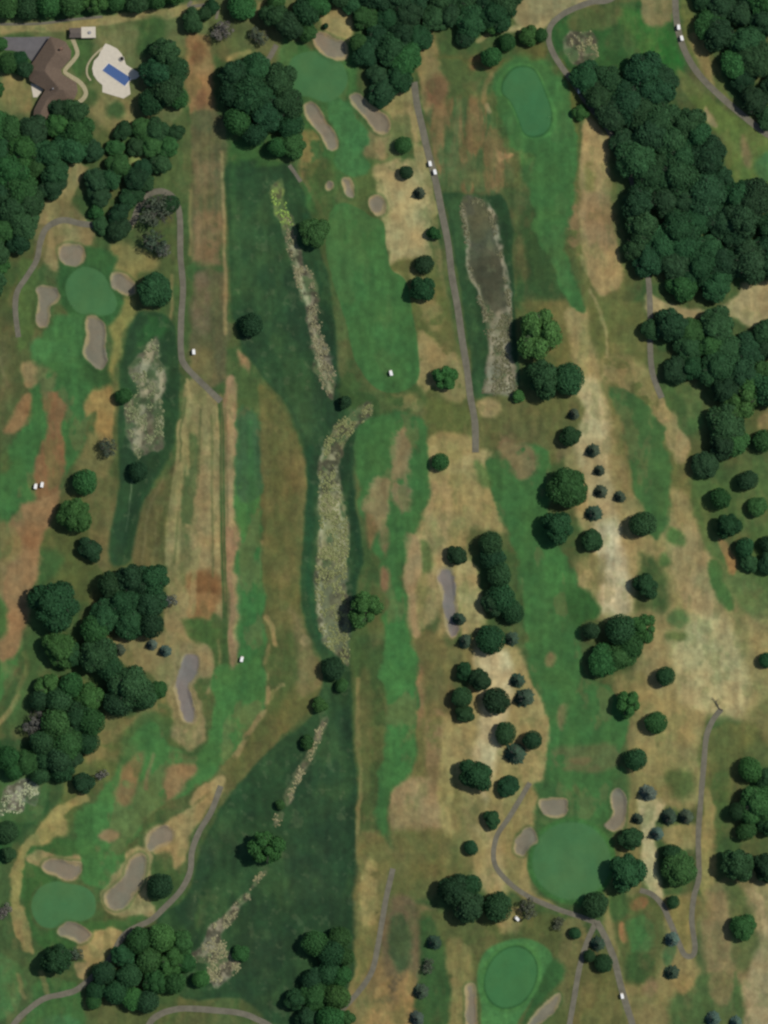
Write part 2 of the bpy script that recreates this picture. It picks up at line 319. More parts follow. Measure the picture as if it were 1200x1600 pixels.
P([(222,488),(262,500),(252,530),(232,530),(215,540)], (42,84,42), soft=6, a=.8)
P([(240,1480),(300,1440),(320,1400),(300,1480),(280,1560),(240,1560)], (54,84,44), soft=8)
SW = cover(swales.values(), -1, 8); SM = fbm(GX, GY, 44, 401, 5, ay=1.6)
for q_, col_, a_ in ((SM, (56, 86, 48), .55), (1 - SM, (30, 54, 34), .6)):
    al_ = (smooth(.52, .66, q_) * a_ * SW)[..., None]; CF[:] = CF * (1 - al_) + np.array(col_, float) * al_
# west low corner
P([(-60,1170),(100,1170),(130,1230),(95,1260),(50,1290),(25,1330),(-60,1400)], (38,74,38), soft=5)
P([(-60,1190),(70,1190),(70,1270),(20,1290),(-60,1290)], (60,92,50), soft=6)
P([(-60,1380),(30,1360),(40,1470),(60,1500),(55,1560),(20,1600),(-60,1660)], (62,86,48), soft=5)
P([(-60,1480),(20,1500),(40,1540),(10,1590),(-60,1620)], (70,108,60), soft=4)
S([(28,1525),(38,1560)], 7, (126,120,76), a=.8, warp=4)
P([(60,1530),(125,1545),(120,1620),(20,1620),(40,1590)], (58,96,50), soft=4); E(95,1600,30,16,(62,106,62),soft=5)
P([(110,1190),(180,1150),(260,1110),(290,1165),(240,1160),(190,1200),(130,1260),(110,1290),(60,1330),(95,1260)], (78,92,48), soft=6)
P([(150,1120),(200,1120),(262,1090),(258,1110),(215,1130),(160,1180),(135,1190)], (120,108,64), soft=6, a=.85, patch=.3)
S([(-20,1140),(12,1115),(30,1088)], 9, (144,122,78), a=.8); S([(30,1080),(45,1040),(40,1020)], 8, (120,112,66), a=.6)
S([(0,560),(10,600)], 6, (110,96,66), a=.5)
P([(28,1345),(60,1320),(115,1310),(125,1380),(60,1385),(50,1410),(60,1450),(110,1440),(150,1440),(240,1430),(200,1450),(120,1490),(60,1475),(38,1420)], (54,90,44), soft=5)
S([(132,1252),(100,1268),(62,1300),(36,1340),(22,1382),(26,1430),(42,1480)], 15, (140,122,72), a=.9, warp=5)
P([(60,1290),(95,1270),(102,1300),(75,1318),(50,1325)], (140,122,72), soft=4); P([(45,1340),(70,1330),(105,1340),(128,1338),(130,1362),(125,1376),(108,1380),(70,1362),(46,1352)], (138,118,78), soft=3)
P([(20,1420),(40,1420),(52,1485),(44,1486),(22,1450)], (138,120,74), soft=3)
P([(138,1458),(190,1452),(172,1490),(148,1510),(130,1502),(122,1478)], (146,126,80), soft=3)
P([(116,1505),(138,1505),(132,1530),(118,1525)], (140,122,82), soft=3); S([(66,1520),(72,1550)], 9, (134,116,72), a=.7)
P([(262,1290),(300,1262),(345,1222),(352,1225),(330,1262),(302,1300),(290,1345),(272,1360),(262,1335),(236,1332)], (142,122,78), soft=4)
P([(200,1330),(232,1328),(236,1375),(232,1400),(244,1420),(236,1432),(210,1430),(180,1430),(160,1415),(162,1392)], (144,126,84), soft=3)
P([(330,1215),(348,1208),(350,1222),(310,1250),(300,1262),(295,1245)], (140,118,76), soft=3)
P([(270,1002),(290,1000),(326,1008),(337,1050),(325,1085),(312,1090),(322,1130),(320,1158),(296,1170),(272,1150),(268,1110),(262,1080)], (134,116,78), soft=4)
P([(305,1060),(330,1060),(316,1090),(306,1088)], (72,92,50), soft=4)
P([(176,1000),(262,985),(275,1015),(262,1070),(225,1050),(190,1030)], (132,116,76), soft=5, a=.9)
# upper middle
P([(300,-60),(560,-60),(560,30),(500,40),(440,95),(430,110),(340,90),(330,40)], (84,92,54), soft=6)
P([(440,60),(500,75),(560,70),(560,150),(610,200),(640,260),(600,300),(570,330),(520,330),(480,330),(470,270),(440,130)], (56,94,48), soft=6)
P([(505,15),(545,25),(545,70),(520,60),(500,45)], (148,130,84), soft=4); S([(355,92),(390,80)], 7, (140,120,74), a=.9); S([(398,30),(408,5)], 5, TD, a=.9)
P([(472,205),(500,215),(500,250),(480,275),(470,265)], (132,108,62), soft=5, a=.85, patch=.3)
S([(478,270),(490,310),(505,350),(520,380)], 8, (120,100,64), a=.7, warp=5, patch=.35)
P([(480,260),(520,260),(520,430),(505,400),(490,330)], (66,84,44), soft=6, a=.7)
P([(584,270),(600,260),(618,245),(650,270),(664,330),(668,400),(650,430),(638,440),(616,432),(606,390),(606,340),(600,300)], (158,140,96), soft=4)
P([(600,160),(640,128),(650,200),(640,230),(615,245),(590,245),(585,215),(600,200)], (140,122,80), soft=5)
P([(575,205),(600,210),(596,245),(566,245)], (124,106,72), soft=5, a=.8)
P([(530,285),(600,250),(600,320),(560,330),(530,320)], (92,96,54), soft=8, a=.55)
P([(612,190),(648,185),(645,235),(620,262),(600,262)], (62,92,50), soft=6, a=.5)
S([(645,150),(652,210),(664,270),(676,330)], 18, (148,130,86), a=.85, patch=.28)
S([(678,340),(684,400),(692,460),(700,540)], 11, (122,112,70), a=.7, patch=.35)
P([(580,262),(604,250),(650,250),(672,320),(674,400),(668,440),(640,448),(612,430),(600,370),(592,310)], (158,142,98), soft=4, a=.8, patch=.25)
P([(600,420),(672,400),(700,470),(715,560),(720,640),(660,640),(655,560),(645,490),(635,440)], (84,94,50), soft=5)
P([(652,520),(690,540),(720,560),(728,620),(700,625),(680,600),(662,620),(650,610)], (140,120,78), soft=5, a=.9, patch=.3)
P([(640,430),(668,430),(690,500),(670,510)], (134,118,74), soft=6, a=.7, patch=.4)
P([(540,560),(560,590),(600,612),(655,605),(660,640),(560,645),(530,610)], (58,82,42), soft=6, a=.85)
P([(605,620),(650,618),(655,640),(620,645)], (124,112,68), soft=6, a=.8, patch=.4)
# strip between middle path and north east fairway
P([(660,90),(700,85),(790,100),(800,200),(830,290),(700,300),(680,250),(664,180)], (72,88,48), soft=5)
P([(660,45),(678,50),(690,95),(700,170),(690,180),(666,180),(655,120)], (134,110,70), soft=5)
E(683,140,18,24,(118,84,58),soft=7); P([(735,90),(752,88),(750,110),(735,108)], (130,98,62), soft=4)
P([(680,170),(790,160),(800,290),(700,295)], (112,90,58), soft=6, a=.55, patch=.52, ps='s')
P([(776,234),(790,240),(804,240),(804,248),(790,252),(784,258)], (158,128,86), soft=2.5)
P([(740,110),(765,110),(780,190),(810,225),(810,245),(780,225),(755,180)], (50,84,42), soft=6, a=.6)
S([(790,102),(772,115),(760,135),(756,160)], 8, (118,104,64), a=.8, warp=3); S([(762,165),(766,175)], 7, (130,124,88))
P([(680,88),(760,95),(810,90),(830,60),(850,60),(850,90),(780,108),(740,100)], (84,86,46), soft=5)
P([(805,-60),(1060,-60),(960,-5),(900,15),(866,36),(850,40),(812,42)], (130,118,82), soft=3)
P([(765,50),(860,32),(858,42),(790,52)], (150,134,92), soft=4)
S([(745,65),(775,45)], 8, (134,122,80), a=.9)
P([(862,40),(900,18),(1000,0),(1050,0),(1060,60),(1070,110),(1062,130),(1000,110),(900,120),(870,80)], (44,82,40), soft=4)
P([(960,20),(1000,15),(1050,45),(1065,120),(1020,100),(985,60)], (42,100,40), soft=8, a=.8)
P([(900,15),(960,5),(965,35),(900,50)], (78,88,50), soft=6, a=.8)
P([(1002,-60),(1050,-60),(1050,20),(1042,36),(1015,40),(1005,20)], (112,104,68), soft=4)
P([(865,85),(900,125),(905,200),(895,260),(885,130),(870,100)], (84,92,46), soft=4)
P([(1062,-60),(1082,-60),(1085,20),(1110,80),(1135,140),(1150,160),(1130,150),(1080,95),(1065,50)], (88,98,52), soft=3)
P([(1075,55),(1098,52),(1105,90),(1115,135),(1105,125),(1085,90)], (136,114,70), soft=4, a=.9)
P([(1065,110),(1110,155),(1195,208),(1262,240),(1262,330),(1200,310),(1150,280),(1130,220),(1100,190),(1062,130)], (84,104,52), soft=4)
P([(1160,210),(1172,230),(1175,260),(1162,250)], (122,104,68), soft=5); E(1200,260,20,24,(68,112,66),soft=5)
P([(1103,165),(1122,195),(1118,200),(1100,182)], (134,122,86), soft=3)
P([(780,110),(812,88),(850,92),(876,130),(892,180),(897,230),(890,300),(840,300),(815,250),(800,215),(778,170)], (64,104,52), soft=6)
E(832,272,18,18,(52,88,48),soft=7)
P([(668,170),(720,150),(770,180),(800,290),(700,298),(682,250)], (118,92,60), soft=5, a=.65, patch=.5, ps='v')
P([(668,170),(720,150),(770,180),(800,290),(700,298),(682,250)], (66,94,56), soft=5, a=.6, patch=.5, ps='v')
P([(788,296),(828,308),(842,360),(880,430),(902,484),(860,492),(808,482),(806,420),(802,340)], (49,75,40), soft=5)
P([(805,370),(822,375),(825,420),(815,440)], (98,86,52), soft=6, a=.6)
P([(820,470),(900,480),(900,600),(860,560),(830,510)], (96,96,54), soft=8)
# dry corridor on the right
P([(900,262),(915,195),(928,180),(958,225),(952,240),(962,300),(964,370),(978,430),(975,470),(1010,480),(1014,560),(1035,625),(1075,700),(1090,760),(1060,840),(1020,850),(950,700),(920,560),(905,480),(898,400),(893,320)], (92,98,54), soft=6)
P([(912,190),(925,182),(952,215),(955,235),(950,260),(955,330),(968,390),(972,440),(955,462),(935,462),(918,430),(908,380),(905,280)], (146,124,82), soft=4)
P([(915,255),(930,255),(928,300),(916,300)], (104,106,56), soft=5, a=.8, patch=.4); P([(905,310),(955,315),(962,380),(925,390)], (132,104,74), soft=8, a=.6)
P([(878,320),(902,300),(905,400),(880,360),(870,350)], (134,108,74), soft=4, a=.8, patch=.4)
S([(908,400),(918,450),(938,490),(946,530),(947,580),(930,600)], 5, (150,134,92), a=.6, warp=4, patch=.35)
P([(880,490),(915,480),(930,540),(945,600),(960,680),(985,760),(1000,800),(990,960),(960,975),(930,965),(905,930),(900,880),(925,860),(900,800),(880,700),(872,640),(900,600),(895,540)], (142,124,80), soft=6)
P([(905,600),(940,600),(955,690),(950,740),(965,800),(985,900),(985,960),(940,960),(935,880),(915,760),(895,680)], (170,152,112), soft=8, a=.85)
P([(930,830),(965,820),(975,880),(985,960),(945,955),(938,900)], (186,170,134), soft=9, a=1)
P([(955,620),(975,650),(990,740),(1000,800),(965,770),(955,700)], (112,104,62), soft=8, a=.5)
P([(900,870),(945,870),(940,910),(905,920)], (104,102,60), soft=8, a=.6, patch=.4)
P([(940,560),(1010,570),(1030,620),(1040,680),(1000,640),(960,620)], (138,116,76), soft=8, a=.7, patch=.4)
P([(1030,620),(1050,640),(1075,680),(1072,720),(1058,725),(1045,690),(1030,660)], (146,126,84), soft=4)
P([(1036,600),(1110,600),(1105,650),(1075,680),(1050,640)], (68,94,50), soft=5)
P([(1010,780),(1060,760),(1085,800),(1110,850),(1180,900),(1210,960),(1262,980),(1262,1180),(1185,1150),(1150,1120),(1110,1120),(1060,1190),(1000,1140),(990,1040),(1040,960),(1030,880),(985,850)], (136,120,76), soft=8)
P([(1075,900),(1110,905),(1118,980),(1075,985)], (156,136,96), soft=10, a=.7)
P([(1060,980),(1130,960),(1165,1040),(1160,1110),(1110,1120),(1060,1090),(1050,1020)], (160, 150, 106), soft=12, a=1)
P([(985,960),(1040,960),(1030,1000),(1050,1060),(1010,1090),(990,1050)], (138,120,80), soft=8, a=.7)
P([(1040,830),(1110,830),(1120,900),(1130,960),(1060,940),(1045,880)], (142,124,86), soft=10, a=.6)
P([(1105,880),(1125,880),(1148,945),(1138,955),(1118,930)], (64,98,50), soft=4); E(1038,878,10,10,(74,102,54),soft=5); E(1058,965,13,13,(78,104,60),soft=6); E(1055,990,14,8,(92,104,58),soft=5)
P([(1045,825),(1070,835),(1072,855),(1045,848)], (72,104,54), soft=5); P([(1105,830),(1135,850),(1130,880),(1105,860)], (74,102,54), soft=6)
P([(1130,870),(1262,880),(1262,960),(1190,970),(1150,940)], (76,100,54), soft=10, a=.8)
P([(1080,745),(1130,760),(1140,800),(1110,850),(1085,800)], (74,96,50), soft=6)
P([(1140,740),(1262,720),(1262,880),(1180,900),(1140,830)], (70,94,50), soft=8)
P([(1125,842),(1140,850),(1148,890),(1138,890)], (142,112,68), soft=3)
P([(1170,1110),(1262,1060),(1262,1200),(1160,1180)], (96,100,58), soft=10, a=.7)
P([(1008,462),(1040,470),(1075,480),(1112,482),(1150,462),(1168,440),(1262,440),(1262,520),(1200,508),(1178,512),(1150,500),(1120,490),(1080,498),(1040,488),(1015,490)], (152,134,94), soft=4)
P([(1195,640),(1262,620),(1262,700),(1190,670)], (120,108,70), soft=6)
# middle columns
P([(548,1000),(604,960),(600,1040),(604,1100),(596,1200),(588,1300),(562,1330),(556,1180)], (66,84,44), soft=5)
P([(556,1010),(600,1000),(600,1090),(562,1090)], (54,76,40), soft=6, a=.8)
S([(558,1060),(561,1150),(562,1240),(560,1330),(566,1420),(560,1500),(545,1560)], 7, (128,112,68), a=.85, warp=3)
P([(560,1060),(580,1060),(578,1220),(562,1230)], (98,94,54), soft=6, a=.6)
P([(560,1310),(600,1310),(612,1350),(600,1420),(590,1500),(560,1550),(555,1440)], (104,100,58), soft=6)
P([(568,1350),(590,1350),(588,1440),(566,1440)], (144,124,76), soft=5, a=.9, patch=.25)
P([(548,1545),(600,1480),(610,1420),(680,1420),(700,1500),(690,1660),(520,1660)], (116,96,60), soft=6)
P([(660,650),(735,640),(742,720),(690,740),(668,780),(662,700)], (82,94,50), soft=5)
P([(664,690),(720,680),(760,700),(770,760),(790,830),(735,830),(735,900),(690,1000),(680,940),(650,900),(648,850),(668,790)], (140,122,76), soft=6)
P([(676,700),(700,760),(700,860),(680,960),(655,980),(635,930),(628,850),(645,835),(662,790)], (150,128,86), soft=6, a=.8)
P([(655,850),(672,850),(676,890),(658,890)], (74,96,50), soft=5, a=.8); P([(650,900),(670,900),(665,940),(655,940)], (112,110,62), soft=5, a=.5)
P([(712,885),(740,880),(752,930),(756,985),(722,990),(718,940)], (156,138,92), soft=4)
P([(745,625),(900,620),(900,680),(860,720),(830,690),(765,700),(745,700)], (90,94,54), soft=6)
P([(768,655),(800,660),(850,670),(830,700),(790,690)], (84,88,52), soft=8, a=.7)
P([(748,628),(780,626),(778,650),(750,652)], (150,128,86), soft=5)
P([(745,705),(768,705),(768,730),(745,720),(720,740),(690,735)], (154,138,92), soft=5, a=.9)
P([(640,1000),(700,1000),(712,1100),(720,1250),(700,1330),(620,1330),(610,1250),(640,1200)], (98,96,56), soft=6)
P([(618,1225),(690,1225),(692,1290),(640,1300),(612,1290)], (144,120,84), soft=6, a=.9)
P([(645,1050),(662,1050),(662,1120),(648,1130)], (130,104,70), soft=6, a=.8); P([(665,1130),(700,1120),(700,1230),(668,1225)], (134,108,76), soft=6, a=.7, patch=.35)
P([(690,1140),(708,1140),(705,1330),(690,1330)], (144,128,80), soft=5)
P([(735,1000),(800,1000),(835,1070),(862,1130),(862,1200),(830,1260),(790,1330),(800,1390),(760,1400),(735,1330),(720,1250),(700,1180),(712,1120),(735,1060)], (144,126,80), soft=6)
P([(745,1015),(790,1015),(800,1060),(790,1140),(775,1180),(760,1260),(740,1180),(750,1100)], (178,163,124), soft=9, a=.95)
P([(790,1260),(850,1230),(850,1290),(810,1300),(830,1340),(835,1390),(880,1425),(800,1390),(778,1350)], (134,114,70), soft=5)
P([(700,1010),(740,1010),(735,1040),(700,1060)], (108,104,60), soft=6, a=.8)
P([(620,1300),(720,1310),(735,1360),(680,1400),(620,1400)], (98,98,56), soft=8, a=.85)
P([(705,1250),(760,1250),(750,1350),(715,1320)], (126,110,68), soft=8, a=.7)
P([(735,1290),(760,1320),(760,1360),(730,1370),(745,1390),(790,1390),(780,1330),(765,1300)], (160,142,98), soft=8, a=.7)
P([(655,1440),(700,1420),(860,1430),(900,1450),(900,1600),(860,1660),(740,1660),(690,1640),(665,1540)], (78,88,48), soft=6)
P([(782,1420),(812,1420),(810,1455),(780,1455)], (146,122,78), soft=5)
P([(698,1470),(735,1490),(730,1600),(690,1660),(685,1560)], (128,112,68), soft=6, a=.8, patch=.35)
P([(648,1450),(680,1440),(700,1520),(700,1600),(660,1620),(645,1520)], (50,80,42), soft=6)
P([(600,1420),(640,1400),(655,1440),(650,1540),(610,1560),(596,1500)], (100,82,56), soft=6); E(626,1474,18,44,(66,82,50),soft=6)
P([(590,1540),(648,1520),(640,1600),(590,1640),(560,1640)], (144,114,70), soft=6, a=.8, patch=.3)
P([(862,1200),(960,1190),(990,1240),(960,1300),(950,1400),(900,1415),(850,1390),(825,1340),(835,1290),(845,1240)], (58,92,48), soft=5)
# right lower
P([(960,1060),(1010,1060),(1010,1160),(1000,1300),(1010,1400),(1095,1400),(1088,1500),(1140,1600),(1100,1660),(1000,1660),(960,1500),(940,1440),(975,1300),(980,1140)], (122,108,66), soft=7)
P([(1000,1070),(1100,1130),(1095,1180),(1090,1260),(1010,1250),(985,1190),(1000,1120)], (140,122,76), soft=8, a=.9)
P([(1002,1240),(1040,1260),(1020,1300),(1035,1400),(1010,1392),(1000,1340),(1000,1290)], (174,156,114), soft=5)
P([(1045,1205),(1080,1205),(1082,1240),(1048,1245)], (84,96,52), soft=7); P([(1040,1290),(1088,1290),(1088,1330),(1040,1320)], (132,118,74), soft=6)
P([(1100,1150),(1180,1130),(1160,1200),(1130,1260),(1110,1350),(1100,1400),(1096,1260)], (92,98,54), soft=6)
P([(1112,1220),(1140,1210),(1130,1290),(1115,1320)], (70,92,48), soft=6); P([(1096,1250),(1112,1250),(1118,1400),(1098,1400)], (138,120,72), soft=4)
P([(1118,1380),(1262,1360),(1262,1660),(1150,1660),(1110,1560),(1095,1440)], (120,104,68), soft=8)
P([(1165,1390),(1262,1380),(1262,1660),(1150,1660),(1165,1540),(1178,1480)], (146,128,92), soft=6)
P([(1132,1380),(1160,1390),(1185,1470),(1162,1520),(1140,1480)], (72,92,50), soft=7, a=.8)
P([(1060,1540),(1150,1530),(1165,1600),(1140,1660),(1050,1660)], (68,90,50), soft=6); E(1128,1543,19,30,(104,98,62),soft=4)
S([(1150,1520),(1153,1600)], 5, (64,90,48), a=.6); P([(1108,1410),(1135,1400),(1140,1500),(1112,1510)], (130,108,72), soft=6)
P([(960,1410),(1030,1410),(1030,1520),(1000,1540),(970,1520)], (76,88,48), soft=6)
P([(982,1438),(1015,1438),(1018,1485),(985,1485)], (62,102,54), soft=4); P([(978,1490),(1020,1490),(1015,1530),(980,1528)], (54,82,42), soft=5)
E(1000,1412,10,12,(134,94,60),soft=5); E(972,1455,6,14,(140,104,66),soft=4); E(1015,1545,12,14,(124,100,68),soft=5)
P([(955,1380),(975,1390),(985,1420),(960,1440),(950,1420)], (60,88,46), soft=5)
P([(1045,1500),(1085,1500),(1085,1540),(1060,1550)], (138,116,70), soft=5); P([(1040,1470),(1058,1480),(1048,1510),(1035,1500)], (64,98,56), soft=4)
P([(1045,1410),(1080,1410),(1078,1480),(1062,1480)], (120,108,60), soft=4)
P([(905,1500),(955,1500),(970,1560),(980,1660),(890,1660),(898,1560)], (88,90,50), soft=5)
P([(878,1440),(925,1440),(905,1500),(890,1580),(875,1545)], (108,102,62), soft=5, a=.8, patch=.3)
for ln in ([(270,870),(276,780),(290,690),(296,640)], [(320,640),(324,720),(326,800),(322,860)], [(306,860),(300,960)], [(338,640),(338,760),(340,860)], [(360,620),(362,760),(366,900),(370,1010)]):
    S(ln, 9, (150,132,88), a=.6, warp=2.5, patch=.35, ps='v')
for ln in ([(314,640),(310,760)], [(331,650),(333,900)], [(279,800),(272,880)], [(352,640),(356,820)]): S(ln, 3, (84,92,54), a=.7, warp=1.5)
for ln in ([(312,200),(316,400)], [(326,200),(330,400)], [(338,210),(338,400)]): S(ln, 4, (70,80,52), a=.6, warp=1.2, patch=.3, ps='v')
for ln in ([(307,250),(309,400)], [(320,260),(322,400)]): S(ln, 4, (116,96,66), a=.5, warp=1.2, patch=.3, ps='v')
P([(304,262),(340,258),(342,300),(305,305)], (122,98,68), soft=6, a=.5, patch=.4); P([(304,340),(341,335),(342,411),(303,411)], (126,100,70), soft=6, a=.65, patch=.35); P([(308,440),(326,438),(330,520),(308,515)], (110,90,66), soft=5, a=.6)
# thin and thick sward: drier and greener flecks through the rough, drawn out along the mowing direction
def flecks(amt=1.0):
    n1 = fbm(GX, GY, 30, 201, 5, ay=2.0); n2 = fbm(GX, GY, 17, 207, 4, ay=1.5); n3 = fbm(GX, GY, 55, 211, 5)
    keep = 1 - cover(swales.values(), -2, 3) * .9
    for nz, lo, hi, colr, a_ in ((n1, .54, .66, (138, 116, 76), .55), (n2, .55, .68, (70, 92, 48), .60), (1 - n1, .55, .68, (66, 90, 46), .50), (n3, .56, .70, (104, 94, 60), .5), (1 - n2, .60, .72, (122, 98, 66), .45)):
        al_ = (smooth(lo, hi, nz) * a_ * keep * amt)[..., None]; CF[:] = CF * (1 - al_) + np.array(colr, float) * al_
flecks(.30)
# fairways
for k in fairways:
    P(fairways[k], (65,107,55) if k in ('west','low_west') else (FW if k not in ('far_east',) else (62,94,50)), soft=(1.6 if k in ('north',) else 4), warp=(1.3 if k in ('north',) else 6))
P([(372,640),(405,660),(406,770),(372,770)], (58,88,56), soft=4, a=.9, patch=.2); P([(370,860),(408,860),(410,1000),(374,1030)], (56,104,54), soft=4, a=.8)
S([(390,660),(392,900),(380,1080)], 10, (52,96,52), soft=5, a=.5)
P([(65,610),(90,610),(104,640),(96,665),(100,690),(104,725),(95,760),(72,785),(55,780),(50,740),(66,690),(72,650)], (124,88,58), soft=4, warp=6, a=.95)
P([(38,565),(60,570),(62,595),(45,605),(36,590)], (134,110,72), soft=4); P([(60,570),(88,585),(70,620)], (118,96,64), soft=5, a=.7, patch=.4)
P([(32,618),(50,615),(44,655),(15,680),(8,672),(25,640)], (132,102,66), soft=4)
P([(60,780),(95,765),(70,830),(62,880),(42,950),(30,1020),(0,1030),(0,960),(15,870),(25,800)], (132,104,70), soft=5, warp=6)
P([(0,820),(30,830),(30,870),(0,880)], (122,108,64), soft=6, a=.7); E(50,835,16,24,(124,90,58),soft=8,a=.8)
P([(60,915),(30,1010),(45,1040),(20,1120),(60,1060),(60,960)], (64,92,48), soft=6, a=.5)
P([(-60,900),(5,940),(5,1000),(-60,1000)], (66,98,50), soft=6)
P([(145,600),(172,600),(178,650),(170,685),(152,680),(150,640),(135,650),(135,630)], (142,116,68), soft=4)
P([(175,475),(210,460),(212,495),(192,525),(182,580),(172,600),(160,585),(175,545),(168,500)], (130,120,66), soft=5, a=.85)
P([(180,380),(240,395),(245,420),(215,430),(205,450),(175,425),(170,395)], (120,112,66), soft=5)
P([(130,575),(165,570),(175,600),(150,605),(135,595)], (50,82,42), soft=6)
P([(130,500),(120,545),(130,580),(165,592),(172,560)], (50,82,42), soft=5, a=.5)
P([(100,395),(135,385),(180,400),(178,430),(195,470),(170,510),(120,500),(95,470),(90,430)], (50,88,46), soft=5)
P([(30,410),(60,420),(50,520),(30,540)], (74,96,50), soft=4); E(68,545,24,20,(66,112,62),soft=5)
P([(110,490),(135,495),(130,540),(122,560),(80,560),(80,510)], (62,106,58), soft=5)
P([(140,680),(180,690),(165,740),(145,745),(120,735)], (120,106,64), soft=6, a=.7)
P([(120,1170),(170,1175),(215,1165),(205,1230),(190,1260),(180,1240),(195,1200)], (122,106,66), soft=6, a=.5, patch=.4)
P([(190,1195),(225,1175),(218,1215),(200,1260),(185,1250)], (126,100,64), soft=5, a=.9, patch=.25)
P([(265,1195),(300,1190),(310,1200),(280,1235),(262,1250),(255,1225)], (136,106,72), soft=5, a=.9, patch=.35)
E(170,1308,16,8,(126,104,72),soft=4); S([(240,1180),(228,1230)], 6, (120,100,68), a=.7)
S([(418,1075),(413,1105),(403,1128),(385,1152),(366,1180)], 8, (136,116,76), a=.85, warp=3, patch=.35)
P([(215,1120),(262,1120),(270,1150),(225,1165),(180,1200)], (58,92,48), soft=6, a=.6)
P([(614,675),(636,675),(640,740),(638,800),(614,770)], (134,110,78), soft=5, warp=7, a=.85, patch=.38); P([(576,750),(606,748),(610,800),(602,840),(576,805)], (134,110,76), soft=5, warp=7, a=.85, patch=.36)
E(600,905,10,16,(126,94,66),soft=5); E(603,845,7,20,(124,96,66),soft=5,a=.8); P([(575,800),(590,820),(580,860),(572,830)], (124,94,60), soft=5, a=.8)
P([(635,840),(650,838),(660,890),(650,930),(662,990),(645,990),(636,930)], (140,116,80), soft=4)
P([(600,1000),(615,900),(640,960),(650,1080),(640,1190),(620,1230),(606,1220),(604,1100)], (62,110,56), soft=8, a=.7)
P([(775,685),(825,690),(835,735),(805,750),(790,720)], (126,98,70), soft=7, warp=8, a=.75, patch=.4); P([(870,690),(890,700),(870,720)], (112,96,64), soft=6, a=.7)
P([(745,720),(770,740),(770,760),(750,755)], (70,100,50), soft=5, a=.7); E(862,1030,8,12,(124,104,68),soft=5); E(880,1120,8,20,(122,104,70),soft=5,a=.8); P([(870,1170),(960,1165),(958,1200),(880,1205)], (104,92,60), soft=6, a=.7, patch=.35); E(905,1188,14,8,(124,98,68),soft=5,a=.8)
P([(880,930),(915,920),(940,955),(920,970),(900,975)], (48,86,42), soft=5); P([(840,860),(870,860),(895,920),(870,940)], (64,112,56), soft=6, a=.6)
P([(835,1222),(865,1222),(868,1245),(842,1245)], (54,86,46), soft=5)
P([(510,160),(535,150),(556,180),(578,215),(566,238),(577,262),(560,277),(535,277),(524,257),(530,230),(525,200),(512,178)], (60,104,58), soft=3)
P([(505,1235),(540,1235)], FW) if False else None
P([(745,1530),(755,1490),(788,1470),(830,1468),(862,1490),(860,1522),(832,1560),(806,1605),(800,1662),(755,1662),(752,1580)], (68,114,62), soft=2.5, warp=1)
P([(866,1500),(880,1530),(840,1570),(815,1600),(825,1570)], (50,86,44), soft=5)
# worn flecks inside the fairways
fm = cover([fairways[q_] for q_ in ('far_west','low_west','west','centre')], -2, 4) * .7 + cover([fairways[q_] for q_ in ('east','far_east')], -2, 4) * .6 + cover([fairways[q_] for q_ in ('north','north_east')], -2, 4) * .15
wf = fbm(GX, GY, 34, 301, 5, ay=1.8)
al_ = (smooth(.55, .64, wf) * .5 * fm)[..., None]; CF[:] = CF * (1 - al_) + np.array((118, 100, 66), float) * al_
al_ = (smooth(.50, .62, 1 - wf) * .35 * fm)[..., None]; CF[:] = CF * (1 - al_) + np.array((58, 101, 50), float) * al_
# greens
for k in greens:
    poly = greens[k][0]; c = (66,107,64)
    if k == 'c': c = (58,105,63)
    if k == 'f': c = (60,108,62)
    if k in 'cef':
        P([(p[0] + (p[0] - np.mean([q[0] for q in poly])) * (.14 if k == 'e' else .24), p[1] + (p[1] - np.mean([q[1] for q in poly])) * .12) for p in poly], (66,112,58) if k != 'e' else (58,100,50), soft=2.5, warp=.5)
        P([(p[0] + (p[0] - np.mean([q[0] for q in poly])) * .05, p[1] + (p[1] - np.mean([q[1] for q in poly])) * .05) for p in poly], (43,84,44) if k != 'e' else (58,102,54), soft=2, warp=.5)
    P(poly, c, soft=1.6, warp=.4)
E(893,1360,36,34,(70,110,68),soft=18,a=.6)
# bunkers: tan dry rim, grey-brown sand
for k in bunkers:
    poly = crom(bunkers[k][0], 5)
    sl = bbox(poly, 12); sd = sdist(GX[sl] + WX[sl] * 1.3, GY[sl] + WY[sl] * 1.3, poly) + (NC[sl] - .5) * 2.5
    blend(sl, smooth(-6, -1, sd) * (1 - smooth(2, 8, sd)) * .45, (56,84,44) if k not in ('b18','b7','b9') else (130,112,74))
    blend(sl, smooth(-1.5, 1.5, sd), (142, 124, 90)); blend(sl, smooth(1.0, 5.0, sd - (NB[sl] - .5) * 14), SN if k not in ('b18','b9') else (116,106,100))
# ditch soil under the reeds
for k in scrubs:
    P(scrubs[k][0], tuple(v * .88 for v in scrubs[k][1]), soft=2.5, warp=5)
    P(scrubs[k][0], (66, 88, 54), soft=3, warp=6, a=.85, patch=.47)
    P(scrubs[k][0], (62, 62, 48), soft=3, warp=5, a=.75, patch=.54, ps='c')
P([(724,325),(745,318),(770,340),(786,400),(790,460),(785,500),(766,495),(748,462),(736,400)], (74,78,60), soft=7, a=.85, warp=8)
P([(745,400),(775,410),(782,450),(765,470),(748,440)], (60,62,46), soft=9, a=.8, warp=8)
P([(722,316),(760,320),(768,360),(728,380)], (86,88,62), soft=6, a=.7, patch=.45)
P([(764,500),(796,480),(798,540),(804,612),(757,614),(763,590),(764,540)], (128,120,98), soft=4, a=.85, patch=.35)
P([(500,780),(540,780),(542,860),(530,885),(500,860)], (142,140,100), soft=6, a=.8, patch=.35)
